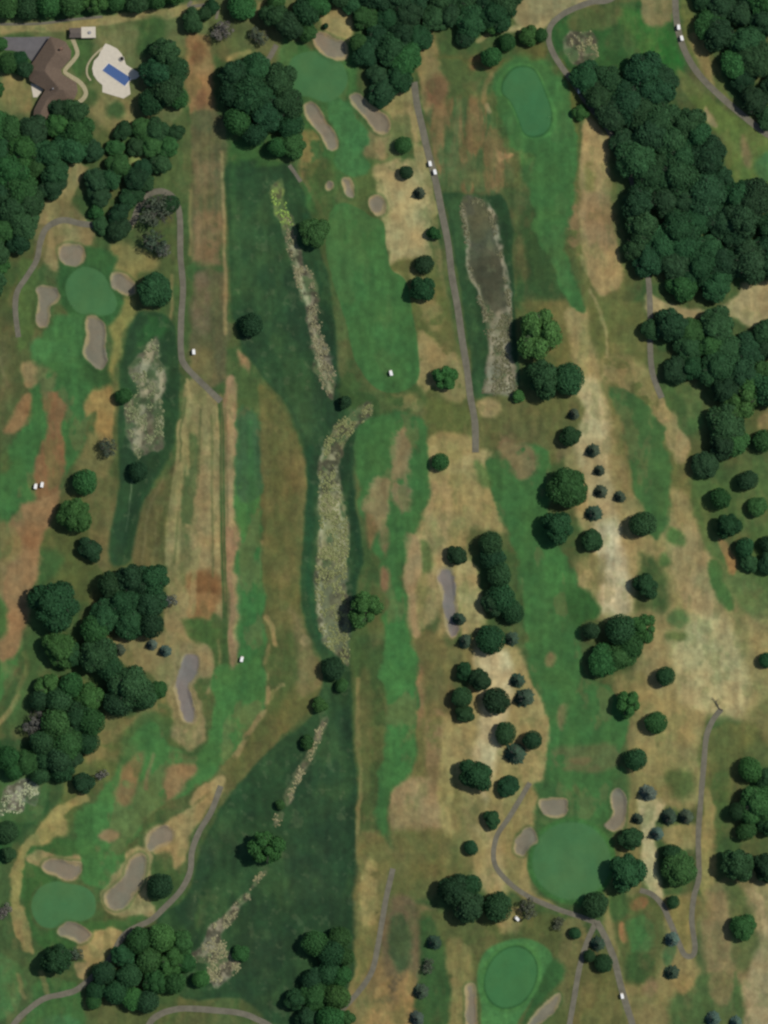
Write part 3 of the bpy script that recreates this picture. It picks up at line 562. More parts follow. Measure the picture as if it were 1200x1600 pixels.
P([(498,900),(545,890),(545,1020),(505,1000)], (104,104,80), soft=5, a=.7, patch=.4)
P([(500,780),(505,780),(503,860),(500,860)], (150,146,112), soft=3, a=.6)
P([(215,560),(255,560),(252,610),(215,610)], (136,136,110), soft=9, a=.4, patch=.45)
for ln, w_ in (([(724,325),(729,380),(735,420),(748,462),(757,500)], 6), ([(762,322),(773,350),(783,395),(792,440),(797,490)], 8), ([(770,520),(768,560),(765,605)], 7), ([(790,520),(793,560),(796,608)], 8), ([(757,608),(800,610)], 6)):
    S(ln, w_, (150,142,118), soft=2.5, a=.8, warp=3, patch=.42, ps='c')
for ln, w_ in (([(455,385),(468,430),(484,480),(492,520),(503,570),(516,612)], 8), ([(505,700),(500,780),(503,850)], 5), ([(520,700),(522,760),(530,820),(535,880)], 12), ([(500,880),(500,960),(515,1010)], 6), ([(235,540),(220,640),(215,700)], 12), ([(250,560),(245,640)], 10)):
    S(ln, w_, (158,152,122), soft=2.5, a=.7, warp=4, patch=.46, ps='c')
    S(ln, w_ * .8, (66,74,52), soft=2, a=.6, warp=6, patch=.6, ps='b')
SPK = fbm(GX, GY, 11, 431, 3); al_ = (smooth(.66, .76, SPK) * .25 * SW)[..., None]; CF[:] = CF * (1 - al_) + np.array((104, 112, 80), float) * al_
# mown streaks, clods and general mottling of the turf
inG = np.maximum(cover([g_[0] for g_ in greens.values()], -2, 2), cover([g_[0] for g_ in bunkers.values()], -2, 2) * .8)
mot = 1 + ((NC - .5) * .26 + (NS - .5) * .20 + (NB - .5) * .16 + (vnoise(GX, GY, 3.0, 3.0, 77) - .5) * .05) * (1 - .8 * inG)
CF *= mot[..., None]
hue = (fbm(GX, GY, 30, 91) - .5)
CF[..., 0] *= 1 + hue * .16; CF[..., 2] *= 1 - hue * .06
ALB = np.clip(lin(np.clip(CF, 0, 255)) / K, 0.002, .9)

# ------------------------------------------------------------------ ground relief
HF += (fbm(GX, GY, 90, 31, 3) - .5) * 1.6 + (fbm(GX, GY, 26, 33, 2) - .5) * .25
def flat(cx, cy, r0, r1):
    global HF
    d = np.hypot(GX - cx, GY - cy); HF *= smooth(r0, r1, d)
flat(85, 120, 85, 130); flat(180, 110, 45, 75); flat(130, 55, 30, 50)
for k in swales:
    poly = crom(swales[k], 4); sl = bbox(poly, 2); HF[sl] -= smooth(0, 22, sdist(GX[sl], GY[sl], poly)) * .9
for k in greens:
    poly = crom(greens[k][0], 4); sl = bbox(poly, 14); HF[sl] += smooth(-12, 4, sdist(GX[sl], GY[sl], poly)) * .35
for k in bunkers:
    poly = crom(bunkers[k][0], 5); sl = bbox(poly, 9); s_ = sdist(GX[sl], GY[sl], poly)
    HF[sl] += smooth(-7, -1, s_) * .22 - smooth(-1, 6, s_) * .75
edge = np.minimum(np.minimum(GX - X0, X1 - GX), np.minimum(GY - Y0, Y1 - GY)); HF *= smooth(0, 20, edge)
def hz(x, y):        # ground height at a map position
    u = min(max((x - X0) / STEP, 0), NX - 1.001); v = min(max((y - Y0) / STEP, 0), NY - 1.001)
    i, j = int(u), int(v); a, b = u - i, v - j
    return float((HF[j, i] * (1 - a) + HF[j, i + 1] * a) * (1 - b) + (HF[j + 1, i] * (1 - a) + HF[j + 1, i + 1] * a) * b)

# region ids per grid cell
names = {}
def region(poly, key):
    i = len(names) + 1; names[i] = key
    poly = crom(poly, 4); sl = bbox(poly, 2); s_ = sdist(GX[sl] + STEP / 2, GY[sl] + STEP / 2, poly); R = RID[sl]; R[s_ > 0] = i
for k in fairways: region(fairways[k], ('fairway', k))
for k in swales: region(swales[k], ('swale', k))
for k in greens: region(greens[k][0], ('green', k))
for k in bunkers: region(bunkers[k][0], ('bunker', k))

# ------------------------------------------------------------------ material helpers
def new_mat(name):
    m = bpy.data.materials.new(name); m.use_nodes = True; t = m.node_tree
    b = t.nodes["Principled BSDF"]; b.inputs["Roughness"].default_value = .9
    b.inputs["Specular IOR Level"].default_value = .2
    return m, t, b
def noise(t, scale, detail=4, rough=.6, vec=None):
    n = t.nodes.new("ShaderNodeTexNoise"); n.inputs["Scale"].default_value = scale; n.inputs["Detail"].default_value = detail; n.inputs["Roughness"].default_value = rough
    if vec: t.links.new(vec, n.inputs["Vector"])
    return n
def objco(t):
    g = t.nodes.new("ShaderNodeNewGeometry"); return g.outputs["Position"]
def mulcol(t, a_sock, fac_sock, lo, hi):
    mr = t.nodes.new("ShaderNodeMapRange"); mr.inputs["From Min"].default_value = .3; mr.inputs["From Max"].default_value = .7
    mr.inputs["To Min"].default_value = lo; mr.inputs["To Max"].default_value = hi; t.links.new(fac_sock, mr.inputs["Value"])
    mx = t.nodes.new("ShaderNodeVectorMath"); mx.operation = 'SCALE'; t.links.new(a_sock, mx.inputs[0]); t.links.new(mr.outputs[0], mx.inputs["Scale"])
    return mx.outputs[0]
def bump(t, b, sock, strength, dist):
    n = t.nodes.new("ShaderNodeBump"); n.inputs["Strength"].default_value = strength; n.inputs["Distance"].default_value = dist
    t.links.new(sock, n.inputs["Height"]); t.links.new(n.outputs[0], b.inputs["Normal"])
def ground_mat(name, amp, bs, bd, sc=0.55):
    m, t, b = new_mat(name); at = t.nodes.new("ShaderNodeAttribute"); at.attribute_name = "turf"
    p = objco(t); n1 = noise(t, sc, 5, .65, p); n2 = noise(t, .09, 4, .6, p)
    c = mulcol(t, at.outputs["Color"], n1.outputs[0], 1 - amp, 1 + amp); c = mulcol(t, c, n2.outputs[0], .95, 1.05)
    t.links.new(c, b.inputs["Base Color"]); bump(t, b, n1.outputs[0], bs, bd); return m
def plain(name, col, amp=.1, sc=.8, rough=.85, bs=.2, bd=.05, raw=False):
    m, t, b = new_mat(name); rgb = t.nodes.new("ShaderNodeRGB"); rgb.outputs[0].default_value = col if raw else alb(col)
    p = objco(t); n1 = noise(t, sc, 5, .6, p); c = mulcol(t, rgb.outputs[0], n1.outputs[0], 1 - amp, 1 + amp)
    t.links.new(c, b.inputs["Base Color"]); b.inputs["Roughness"].default_value = rough
    if bs: bump(t, b, n1.outputs[0], bs, bd)
    return m
M_rough = ground_mat("rough_grass", .09, .5, .25); M_fair = ground_mat("mown_fairway", .045, .25, .08)
M_green = ground_mat("putting_turf", .03, .1, .02); M_sand = ground_mat("bunker_sand", .05, .3, .06, 1.2); M_swale = ground_mat("meadow_grass", .10, .6, .3, .4)
M_path = plain("worn_asphalt", (104,101,87), .2, .3); M_white = plain("white_paint", (.75,.75,.72,1), .04, 2, .4, 0, 0, True)
M_dark = plain("black_rubber", (.02,.02,.02,1), .1, 2, .7, 0, 0, True); M_glass, _t, _b = new_mat("tinted_glass"); _b.inputs["Base Color"].default_value = (.04,.05,.06,1); _b.inputs["Roughness"].default_value = .1
M_metal = plain("grey_metal", (.25,.25,.26,1), .05, 3, .4, 0, 0, True); M_seat = plain("beige_vinyl", (.35,.3,.22,1), .05, 3, .6, 0, 0, True)
M_flag = plain("pale_cloth", (.7,.66,.5,1), .05, 3, .8, 0, 0, True); M_cream = plain("cream_body", (.6,.56,.48,1), .05, 3, .4, 0, 0, True)

def tag(o, label=None, cat=None, group=None, kind=None):
    if label: o["label"] = label
    if cat: o["category"] = cat
    if group: o["group"] = group
    if kind: o["kind"] = kind
    return o
def link(name, me, mat, parent=None):
    o = bpy.data.objects.new(name, me); COL.objects.link(o)
    if mat is not None: me.materials.append(mat)
    if parent is not None: o.parent = parent
    return o
def empty(name, loc, rz=0):
    o = bpy.data.objects.new(name, None); COL.objects.link(o); o.location = loc; o.rotation_euler = (0, 0, rz); o.empty_display_size = .5; return o
def bm_obj(name, bm, mat, parent=None, smooth_=False):
    me = bpy.data.meshes.new(name); bm.normal_update(); bm.to_mesh(me); bm.free()
    if smooth_: me.polygons.foreach_set("use_smooth", [True] * len(me.polygons))
    return link(name, me, mat, parent)

# ------------------------------------------------------------------ ground meshes (one grid, split by what it is)
PX = ((GX - 600) * M).ravel(); PY = ((800 - GY) * M).ravel(); PZ = HF.ravel(); CA = ALB.reshape(-1, 3)
idx = np.arange(NX * NY).reshape(NY, NX)
Q = np.stack([idx[:-1, :-1], idx[1:, :-1], idx[1:, 1:], idx[:-1, 1:]], -1).reshape(-1, 4); QR = RID[:-1, :-1].ravel()
def grid_mesh(name, q, mat, parent=None, extra=None):
    u, inv = np.unique(q, return_inverse=True); inv = inv.reshape(-1, 4)
    co = np.stack([PX[u], PY[u], PZ[u]], -1); col = np.concatenate([CA[u], np.ones((len(u), 1))], 1)
    if extra is not None:
        eco, eq = extra; inv = np.concatenate([inv, eq + len(u)]); co = np.concatenate([co, eco])
        col = np.concatenate([col, np.tile(np.append(lin((74, 92, 50)) / K, 1), (len(eco), 1))])
    me = bpy.data.meshes.new(name); nf = len(inv)
    me.vertices.add(len(co)); me.vertices.foreach_set("co", co.ravel().astype(np.float32))
    me.loops.add(nf * 4); me.loops.foreach_set("vertex_index", inv.ravel().astype(np.int32))
    me.polygons.add(nf); me.polygons.foreach_set("loop_start", (np.arange(nf) * 4).astype(np.int32))
    me.update(calc_edges=True)
    me.polygons.foreach_set("use_smooth", np.ones(nf, bool))
    at = me.attributes.new("turf", 'FLOAT_COLOR', 'POINT'); at.data.foreach_set("color", col.ravel().astype(np.float32))
    return link(name, me, mat, parent)
B = [(X0 - 600) * M, (X1 - 600 - ((X1 - X0) % STEP)) * M, (800 - Y1 + ((Y1 - Y0) % STEP)) * M, (800 - Y0) * M]
B[1] = float(PX.max()); B[2] = float(PY.min()); F = 6000.0
eco = np.array([(B[0], B[2], 0), (B[1], B[2], 0), (B[1], B[3], 0), (B[0], B[3], 0), (-F, -F, 0), (F, -F, 0), (F, F, 0), (-F, F, 0)], float)
eq = np.array([(4, 5, 1, 0), (5, 6, 2, 1), (6, 7, 3, 2), (7, 4, 0, 3)])
tag(grid_mesh("ground", Q[QR == 0], M_rough, extra=(eco, eq)), kind="structure")
for i, (typ, k) in names.items():
    q = Q[QR == i]
    if not len(q): continue
    if typ == 'fairway': tag(grid_mesh("fairway", q, M_fair), kind="structure")
    elif typ == 'swale': tag(grid_mesh("meadow", q, M_swale), kind="structure")
    elif typ == 'green': tag(grid_mesh("putting_green", q, M_green), greens[k][1], "putting green", "putting greens of the golf course")
    else: tag(grid_mesh("sand_bunker", q, M_sand), bunkers[k][1], "bunker", "sand bunkers of the golf course")

# ------------------------------------------------------------------ paths, drive, paving
def ribbon(pts, w, name, mat, off=.06, wob=.5):
    rng = np.random.RandomState(len(pts) * 7 + int(pts[0][0]) % 97)
    pl = crom(pts, 10, False); seg = np.hypot(*np.diff(pl, axis=0).T); s = np.concatenate([[0], np.cumsum(seg)])
    n = max(int(s[-1] / 3.0), 2); t = np.linspace(0, s[-1], n); x = np.interp(t, s, pl[:, 0]); y = np.interp(t, s, pl[:, 1])
    tx = np.gradient(x); ty = np.gradient(y); L = np.hypot(tx, ty) + 1e-9; nx, ny = -ty / L, tx / L
    wv = w + np.convolve(rng.randn(n), np.ones(5) / 5, 'same') * wob
    bm = bmesh.new(); rows = []
    for i in range(n):
        row = []
        for a in (-.52, -.5, -.25, 0, .25, .5, .52):
            px, py = x[i] + nx[i] * wv[i] * a, y[i] + ny[i] * wv[i] * a; X, Y = W(px, py)
            row.append(bm.verts.new((X, Y, hz(px, py) + (off if abs(a) < .51 else -.15))))
        rows.append(row)
    for i in range(n - 1):
        for j in range(6): bm.faces.new((rows[i][j], rows[i + 1][j], rows[i + 1][j + 1], rows[i][j + 1]))
    return bm_obj(name, bm, mat)
for pts, w in path_list: tag(ribbon(pts, w, "cart_path", M_path), kind="structure")

def drape(poly, name, mat, off=.05, sp=4.0, zf=None, parent=None, skirt=.12):
    poly = np.array(poly, float); n = len(poly); vs = [Vector(p) for p in poly]
    xs = np.arange(poly[:, 0].min(), poly[:, 0].max(), sp); ys = np.arange(poly[:, 1].min(), poly[:, 1].max(), sp)
    gx_, gy_ = np.meshgrid(xs, ys); s_ = sdist(gx_, gy_, poly); vs += [Vector((a, b)) for a, b in zip(gx_[s_ > sp * .4], gy_[s_ > sp * .4])]
    v, e, f, *_ = delaunay_2d_cdt(vs, [], [list(range(n))], 1, 1e-4)
    bm = bmesh.new(); out = []
    if zf is None:
        z = [hz(p[0], p[1]) + off for p in v]
    else: z = zf(np.array([p[0] for p in v]), np.array([p[1] for p in v]))
    for p, zz in zip(v, z): X, Y = W(p[0], p[1]); out.append(bm.verts.new((X, Y, zz)))
    for t in f:
        try: bm.faces.new([out[i] for i in t])
        except ValueError: pass
    bmesh.ops.recalc_face_normals(bm, faces=bm.faces)
    if sum(fc.normal.z for fc in bm.faces) < 0: bmesh.ops.reverse_faces(bm, faces=bm.faces)
    if skirt:
        be = [e_ for e_ in bm.edges if len(e_.link_faces) == 1]
        r = bmesh.ops.extrude_edge_only(bm, edges=be)
        for g in r['geom']:
            if isinstance(g, bmesh.types.BMVert): g.co.z -= skirt
    return bm_obj(name, bm, mat, parent)
M_deck = plain("pale_concrete", (196,188,172), .06, .6); M_stone = plain("flagstone", (158,150,120), .18, 1.6); M_drive = plain("grey_asphalt_drive", (98,96,98), .12, .3)
M_roof = plain("brown_shingles", (98,84,72), .16, 1.2, .9, .5, .08); M_roofg = plain("grey_shingles", (98,90,84), .15, 1.2, .9, .4, .06); M_wall = plain("beige_render", (150,136,110), .06, .8)
tag(drape([(-60,58),(-20,57),(0,58),(40,58),(80,57),(76,72),(62,90),(52,98),(38,84),(20,79),(0,78),(-60,80)], "driveway", M_drive, .08), kind="structure")
tag(ribbon([(113,60),(118,72),(121,84),(115,94),(106,104),(101,112),(110,119),(124,128),(132,138),(134,148),(126,158),(112,165),(106,168)], 6.5, "garden_path", M_stone, .09), kind="structure")
tag(drape([(48,130),(58,133),(68,140),(58,152),(52,152)], "patio", M_deck, .11), kind="structure")
tag(drape([(154,88),(158,78),(165,68),(171,70),(183,76),(190,84),(195,95),(197,101),(216,113),(219,118),(213,123),(201,126),(203,138),(204,147),(193,154),(176,149),(160,144),(160,133),(152,126),(146,117),(144,107),(147,95)], "pool_deck", M_deck, .12), kind="structure")
tag(ribbon([(160,75),(146,88),(137,102),(136,116),(142,126)], 3, "garden_kerb", M_stone, .3, .1), kind="structure")

# ------------------------------------------------------------------ boxes and small things
def box(bm, c, s, rz=0, taper=1.0):
    r = bmesh.ops.create_cube(bm, size=1); R = Matrix.Rotation(rz, 4, 'Z')
    for v in r['verts']:
        k = taper if v.co.z > 0 else 1
        v.co = Vector((v.co.x * s[0] * k, v.co.y * s[1] * k, v.co.z * s[2])); v.co = R @ v.co + Vector(c)
    return r['verts']
def cyl(bm, a, b, r0, r1=None, n=10):
    a, b = Vector(a), Vector(b); d = b - a; r1 = r0 if r1 is None else r1
    m = Matrix.Translation((a + b) / 2) @ d.to_track_quat('Z', 'Y').to_matrix().to_4x4()
    bmesh.ops.create_cone(bm, cap_ends=True, segments=n, radius1=r0, radius2=r1, depth=d.length, matrix=m)
def bevel(bm, w=.03): bmesh.ops.bevel(bm, geom=list(bm.edges), offset=w, segments=1, affect='EDGES')
def boxo(name, mat, parent, *boxes, bev=0):
    bm = bmesh.new()
    for b in boxes: box(bm, *b)
    if bev: bevel(bm, bev)
    return bm_obj(name, bm, mat, parent)

# the house: heightfield hip roof over extruded walls
HP = [(79,58),(92,61),(103,66),(112,80),(111,93),(103,102),(96,110),(98,117),(110,124),(120,130),(122,143),(117,155),(108,162),(95,163),(83,166),(77,180),(73,192),(51,194),(54,172),(62,156),(71,141),(47,127),(44,108),(54,95),(66,77)]
def flat_poly(p): return np.array(p, float)
house = empty("house", (*W(85, 122), 0)); tag(house, "large house with zigzag brown hipped roof at the top left", "house")
hx, hy = W(85, 122)
def off_obj(o, x, y, z=0):
    for v in o.data.vertices: v.co.x -= x; v.co.y -= y; v.co.z -= z
def roofz(x, y):
    s_ = np.maximum(sdist(x, y, flat_poly(HP)) * M, 0); return 3.0 + np.minimum(s_ * .55, 4.5)
o = drape(HP, "roof", M_roof, zf=roofz, sp=1.6, parent=house, skirt=.3); off_obj(o, hx, hy); roof = o
def walls(poly, h, inset, mat, parent, x, y):
    c = np.mean(poly, axis=0); bm = bmesh.new(); pts = []
    n = len(poly)
    for i in range(n):
        a, b, d = np.array(poly[i - 1], float), np.array(poly[i], float), np.array(poly[(i + 1) % n], float)
        n1 = np.array([-(b - a)[1], (b - a)[0]]); n1 /= np.hypot(*n1); n2 = np.array([-(d - b)[1], (d - b)[0]]); n2 /= np.hypot(*n2)
        nn = n1 + n2; nn /= max(np.dot(nn, nn) / 2, .5); pts.append(b + nn * inset)
    lo = []; hi = []
    for p in pts:
        X, Y = W(*p); lo.append(bm.verts.new((X - x, Y - y, -.2))); hi.append(bm.verts.new((X - x, Y - y, h)))
    for i in range(n): bm.faces.new((lo[i - 1], lo[i], hi[i], hi[i - 1]))
    bmesh.ops.recalc_face_normals(bm, faces=bm.faces); return bm_obj("wall", bm, mat, parent)
walls(HP, 3.05, 1.6, M_wall, house, hx, hy)
ch = boxo("chimney", plain("brick_chimney", (120,92,78), .15, 3), roof, ((W(97, 78)[0] - hx, W(97, 78)[1] - hy, 6.2), (1.3, .9, 3.0), .5), bev=.03)
ch2 = boxo("roof_vent", M_metal, roof, ((W(84, 140)[0] - hx, W(84, 140)[1] - hy, 6.0), (.6, .6, .9), .5), bev=.03)
# garden shed with a paved yard half
sx, sy = W(118, 52); shed = empty("garden_shed", (sx, sy, 0), .02); tag(shed, "small grey-roofed shed with pale flat wing above the house", "shed")
boxo("wall", M_wall, shed, ((0, 0, 1.2), (5.2, 4.0, 2.6)), bev=.02)
bm = bmesh.new(); vs = [bm.verts.new(p) for p in [(-2.9,-2.3,2.5),(2.9,-2.3,2.5),(2.9,2.3,2.5),(-2.9,2.3,2.5),(-2.2,0,3.6),(2.2,0,3.6)]]
for f in [(0,1,5,4),(2,3,4,5),(1,2,5),(3,0,4),(3,2,1,0)]: bm.faces.new([vs[i] for i in f])
bm_obj("roof", bm, M_roofg, shed)
wg = boxo("flat_wing", M_deck, shed, ((6.2, .1, 1.1), (6.4, 4.9, 2.4)), ((6.2, .1, 2.4), (6.7, 5.2, .2)), bev=.03)
bm = bmesh.new(); cyl(bm, (6.8, 0, 2.4), (6.8, 0, 3.1), .75, .75, 14); bm_obj("roof_hatch", bm, M_metal, shed)
# pool
pa, pb, pc, pd = [np.array(p) for p in ((170,99),(205,122),(195,134.5),(160,110))]
px_, py_ = W(182.5, 116.4); pool = empty("swimming_pool", (px_, py_, 0)); tag(pool, "rectangular blue swimming pool set in a white deck", "swimming pool")
def ring(name, inner, outer, z0, z1, mat):
    bm = bmesh.new(); a = []; b = []; c = []; d = []
    for p, q in zip(inner, outer):
        X, Y = W(*p); U, V = W(*q); a.append(bm.verts.new((X - px_, Y - py_, z0))); b.append(bm.verts.new((X - px_, Y - py_, z1))); c.append(bm.verts.new((U - px_, V - py_, z1))); d.append(bm.verts.new((U - px_, V - py_, z0)))
    for i in range(4):
        for u, v in ((a, b), (b, c), (c, d)): bm.faces.new((u[i - 1], u[i], v[i], v[i - 1]))
    bmesh.ops.recalc_face_normals(bm, faces=bm.faces); return bm_obj(name, bm, mat, pool)
inn = [pa, pb, pc, pd]; cen = sum(inn) / 4; out_ = [cen + (p - cen) * np.array([1.07, 1.09]) for p in inn]
ring("coping", inn, out_, .1, .26, plain("white_coping", (205,200,190), .04, 1))
bm = bmesh.new(); bm.faces.new([bm.verts.new((W(*p)[0] - px_, W(*p)[1] - py_, .19)) for p in reversed(inn)]); bmesh.ops.recalc_face_normals(bm, faces=bm.faces)
M_water, t_, b_ = new_mat("pool_water"); b_.inputs["Base Color"].default_value = (.062, .112, .25, 1); b_.inputs["Roughness"].default_value = .15
wn = noise(t_, 2.0, 3, .5, objco(t_)); bump(t_, b_, wn.outputs[0], .15, .03); b_.inputs["Specular IOR Level"].default_value = .3
bm_obj("water", bm, M_water, pool)
bm = bmesh.new(); cyl(bm, (0, 0, .0), (0, 0, .75), 1.15, 1.2, 18); tub = empty("hot_tub", (*W(190.5, 92), .1)); bm_obj("tub_shell", bm, M_cream, tub); bm = bmesh.new(); cyl(bm, (0, 0, .74), (0, 0, .8), 1.0, 1.0, 18); bm_obj("cover", bm, M_dark, tub)
tag(tub, "dark round hot tub on the white deck beside the pool", "hot tub")

# golf carts
def make_cart():
    r = empty("golf_cart", (0, 0, 0))
    boxo("body", M_cream, r, ((0, .1, .55), (1.15, 2.2, .4)), ((0, 1.0, .75), (1.1, .5, .45)), ((0, -.85, .8), (1.1, .6, .4)), bev=.05)
    boxo("seat", M_seat, r, ((0, -.3, .95), (1.0, .5, .16)), ((0, -.58, 1.2), (1.0, .12, .45)), bev=.03)
    boxo("roof", M_white, r, ((0, -.1, 1.88), (1.25, 1.9, .09)), bev=.03)
    bm = bmesh.new(); box(bm, (0, .78, 1.4), (1.02, .03, .85)); bm_obj("windshield", bm, M_glass, r)
    for sx_ in (-1, 1):
        for sy_ in (-.8, .72):
            bm = bmesh.new(); cyl(bm, (sx_ * .52, sy_, .9), (sx_ * .54, sy_, 1.85), .03, .03, 6); bm_obj("roof_post", bm, M_metal, r)
        for sy_ in (-.75, .85):
            bm = bmesh.new(); cyl(bm, (sx_ * .44, sy_, .24), (sx_ * .62, sy_, .24), .24, .24, 14); bm_obj("wheel", bm, M_dark, r)
    bm = bmesh.new(); cyl(bm, (.25, .45, 1.15), (.25, .43, 1.18), .17, .17, 12); bm_obj("steering_wheel", bm, M_dark, r)
    return r
def copy_tree(o, parent=None):
    c = o.copy(); COL.objects.link(c); c.parent = parent
    for ch_ in list(o.children): copy_tree(ch_, c)
    return c
carts = [((303,550), 5, "white golf cart on the brown tee strip beside the long straight path"), ((611,583), 15, "white golf cart alone on the lower end of the upper fairway"),
 ((56,760), -10, "left one of two white golf carts side by side on the red-brown patch"), ((66,757.5), -8, "right one of two white golf carts side by side on the red-brown patch"),
 ((378,1030), -12, "white golf cart at the end of the tan strip on the left fairway"), ((672,256), 12, "upper of two white golf carts on the middle cart path"), ((679.5,269), 14, "lower of two white golf carts on the middle cart path"),
 ((1060,43), 5, "upper of two white golf carts on the top right path"), ((1065,60), 14, "lower of two white golf carts on the top right path"),
 ((808,1435), 45, "white golf cart half under the trees above the bottom green"), ((972,1556), 12, "pale golf cart on the right branch of the forked path at the bottom"),
 ((905,142), 5, "white golf cart parked in the shade where the top right path meets the wood")]
first = make_cart()
kids0 = True
for i, ((x, y), a, lb) in enumerate(carts):
    o = first if i == 0 else copy_tree(first)
    X, Y = W(x, y); o.location = (X, Y, hz(x, y) + .08); o.rotation_euler = (0, 0, math.radians(a)); o.scale = (1.12, 1.12, 1.1)
    tag(o, lb, "golf cart", "white golf carts out on the course")
# flagsticks
for (x, y), lb in (((857,183), "pale flagstick on the right edge of the dark oval green"), ((115,477), "pale flagstick near the lower left edge of the left putting green")):
    X, Y = W(x, y); r = empty("flagstick", (X, Y, hz(x, y))); bm = bmesh.new(); cyl(bm, (0, 0, 0), (0, 0, 2.3), .03, .02, 8); bm_obj("pole", bm, M_white, r)
    bm = bmesh.new(); pts = [bm.verts.new((.02 + i * .14, math.sin(i * 1.1) * .05, z)) for i in range(6) for z in (1.85, 2.25)]
    for i in range(5): bm.faces.new((pts[2 * i], pts[2 * i + 2], pts[2 * i + 3], pts[2 * i + 1]))
    bmesh.ops.solidify(bm, geom=list(bm.faces), thickness=.01); bm_obj("flag", bm, M_flag, r); tag(r, lb, "flagstick", "flagsticks on the greens")
# fallen limb at the path end
bm = bmesh.new(); limb = [((0,0,.2),(-1.6,3.2,.9),.16,.12),((-1.6,3.2,.9),(-3.4,5.6,.7),.12,.05),((-1.6,3.2,.9),(-.3,5.0,1.3),.09,.04),((-2.6,4.6,.8),(-3.9,4.6,1.0),.06,.03),((-.8,1.6,.5),(-2.0,1.5,.9),.07,.03),((0,0,.2),(1.6,-.5,.1),.16,.2),((-.9,1.8,.6),(.3,2.6,1.1),.06,.03)]
for a, b, r0, r1 in limb: cyl(bm, a, b, r0 * 1.6, r1 * 1.6, 8)
M_bark = plain("bark", (.070,.068,.055,1), .3, 3, .95, .5, .05, True)
lb_ = bm_obj("fallen_branch", bm, M_bark); lb_.location = (*W(1124, 1108), hz(1124, 1108)); tag(lb_, "dark forked fallen branch at the upper end of the right-hand path", "branch")

# ------------------------------------------------------------------ trees
def leaf_mat(name):
    m, t, b = new_mat(name); oi = t.nodes.new("ShaderNodeObjectInfo"); ge = t.nodes.new("ShaderNodeNewGeometry")
    tc = t.nodes.new("ShaderNodeTexCoord"); n1 = noise(t, 2.6, 3, .6, tc.outputs["Object"])
    mr = t.nodes.new("ShaderNodeMapRange"); mr.inputs["To Min"].default_value = .75; mr.inputs["To Max"].default_value = 1.25; t.links.new(ge.outputs["Random Per Island"], mr.inputs["Value"])
    mx = t.nodes.new("ShaderNodeVectorMath"); mx.operation = 'SCALE'; t.links.new(oi.outputs["Color"], mx.inputs[0]); t.links.new(mr.outputs[0], mx.inputs["Scale"])
    c = mulcol(t, mx.outputs[0], n1.outputs[0], .80, 1.20); t.links.new(c, b.inputs["Base Color"]); b.inputs["Roughness"].default_value = .75; b.inputs["Specular IOR Level"].default_value = .12
    return m
M_leaf = leaf_mat("foliage")
def ico(bm_v, bm_f, c, r, rng, sub):
    bm = bmesh.new(); bmesh.ops.create_icosphere(bm, subdivisions=sub, radius=1)
    base = len(bm_v); bm.verts.ensure_lookup_table()
    for v in bm.verts:
        k = r * (1 + rng.uniform(-.07, .07)); bm_v.append((c[0] + v.co.x * k, c[1] + v.co.y * k, c[2] + v.co.z * k * .85))
    for f in bm.faces: bm_f.append([base + v.index for v in f.verts])
    bm.free()
def leaves_on(V, Fc, c, r, n, rng, size, lobes, zs=.85, zmin=-.35):
    for _ in range(n):
        z = rng.uniform(zmin, 1); a = rng.uniform(0, 2 * math.pi); q = math.sqrt(max(0, 1 - z * z)); d = np.array([q * math.cos(a), q * math.sin(a), z])
        rr = r * rng.uniform(.90, 1.12); p = np.array(c) + d * rr * np.array([1, 1, zs]); skip = False
        for (c2, r2) in lobes:
            if c2 is c: continue
            if np.linalg.norm((p - np.array(c2)) / np.array([1, 1, zs])) < r2 * .82: skip = True; break
        if skip: continue
        nn = d + np.array([rng.gauss(0, .5) for _ in range(3)]) + np.array([0, 0, .35]); nn /= np.linalg.norm(nn)
        u = np.cross(nn, [rng.gauss(0, 1), rng.gauss(0, 1), rng.gauss(0, 1)]); u /= np.linalg.norm(u) + 1e-9; v = np.cross(nn, u); s = size * rng.uniform(.6, 1.25)
        b = len(V); V += [tuple(p - u * s), tuple(p - v * s * .7), tuple(p + u * s), tuple(p + v * s * .7)]; Fc.append([b, b + 1, b + 2, b + 3])
def make_mesh(name, V, Fc):
    me = bpy.data.meshes.new(name); me.from_pydata(V, [], Fc); me.update(); me.materials.append(M_leaf); return me
def crown_mesh(seed, nring, spread=.5, lr=(.34, .5), dens=330, gaps=False):
    rng = random.Random(seed); lobes = []
    if not gaps: lobes.append(((rng.uniform(-.12, .12), rng.uniform(-.12, .12), .84), .62))
    a0 = rng.uniform(0, 6)
    for i in range(nring):
        a = a0 + 2 * math.pi * (i + rng.uniform(-.25, .25)) / nring; d = spread * rng.uniform(.85, 1.2); lobes.append(((d * math.cos(a), d * math.sin(a), rng.uniform(.58, .85)), rng.uniform(*lr) * rng.choice((.72, 1, 1, 1.12))))
    for i in range(4 if not gaps else 2):
        a = rng.uniform(0, 6.28); d = rng.uniform(.1, .42); lobes.append(((d * math.cos(a), d * math.sin(a), rng.uniform(1.02, 1.2)), rng.uniform(.22, .33)))
    V, Fc = [], []
    for c, r in lobes: ico(V, Fc, c, r * .92, rng, 2)
    for c, r in lobes: leaves_on(V, Fc, c, r, int(dens * (r / .45) ** 2 * 1.6), rng, .062, lobes)
    return make_mesh("crown", V, Fc)
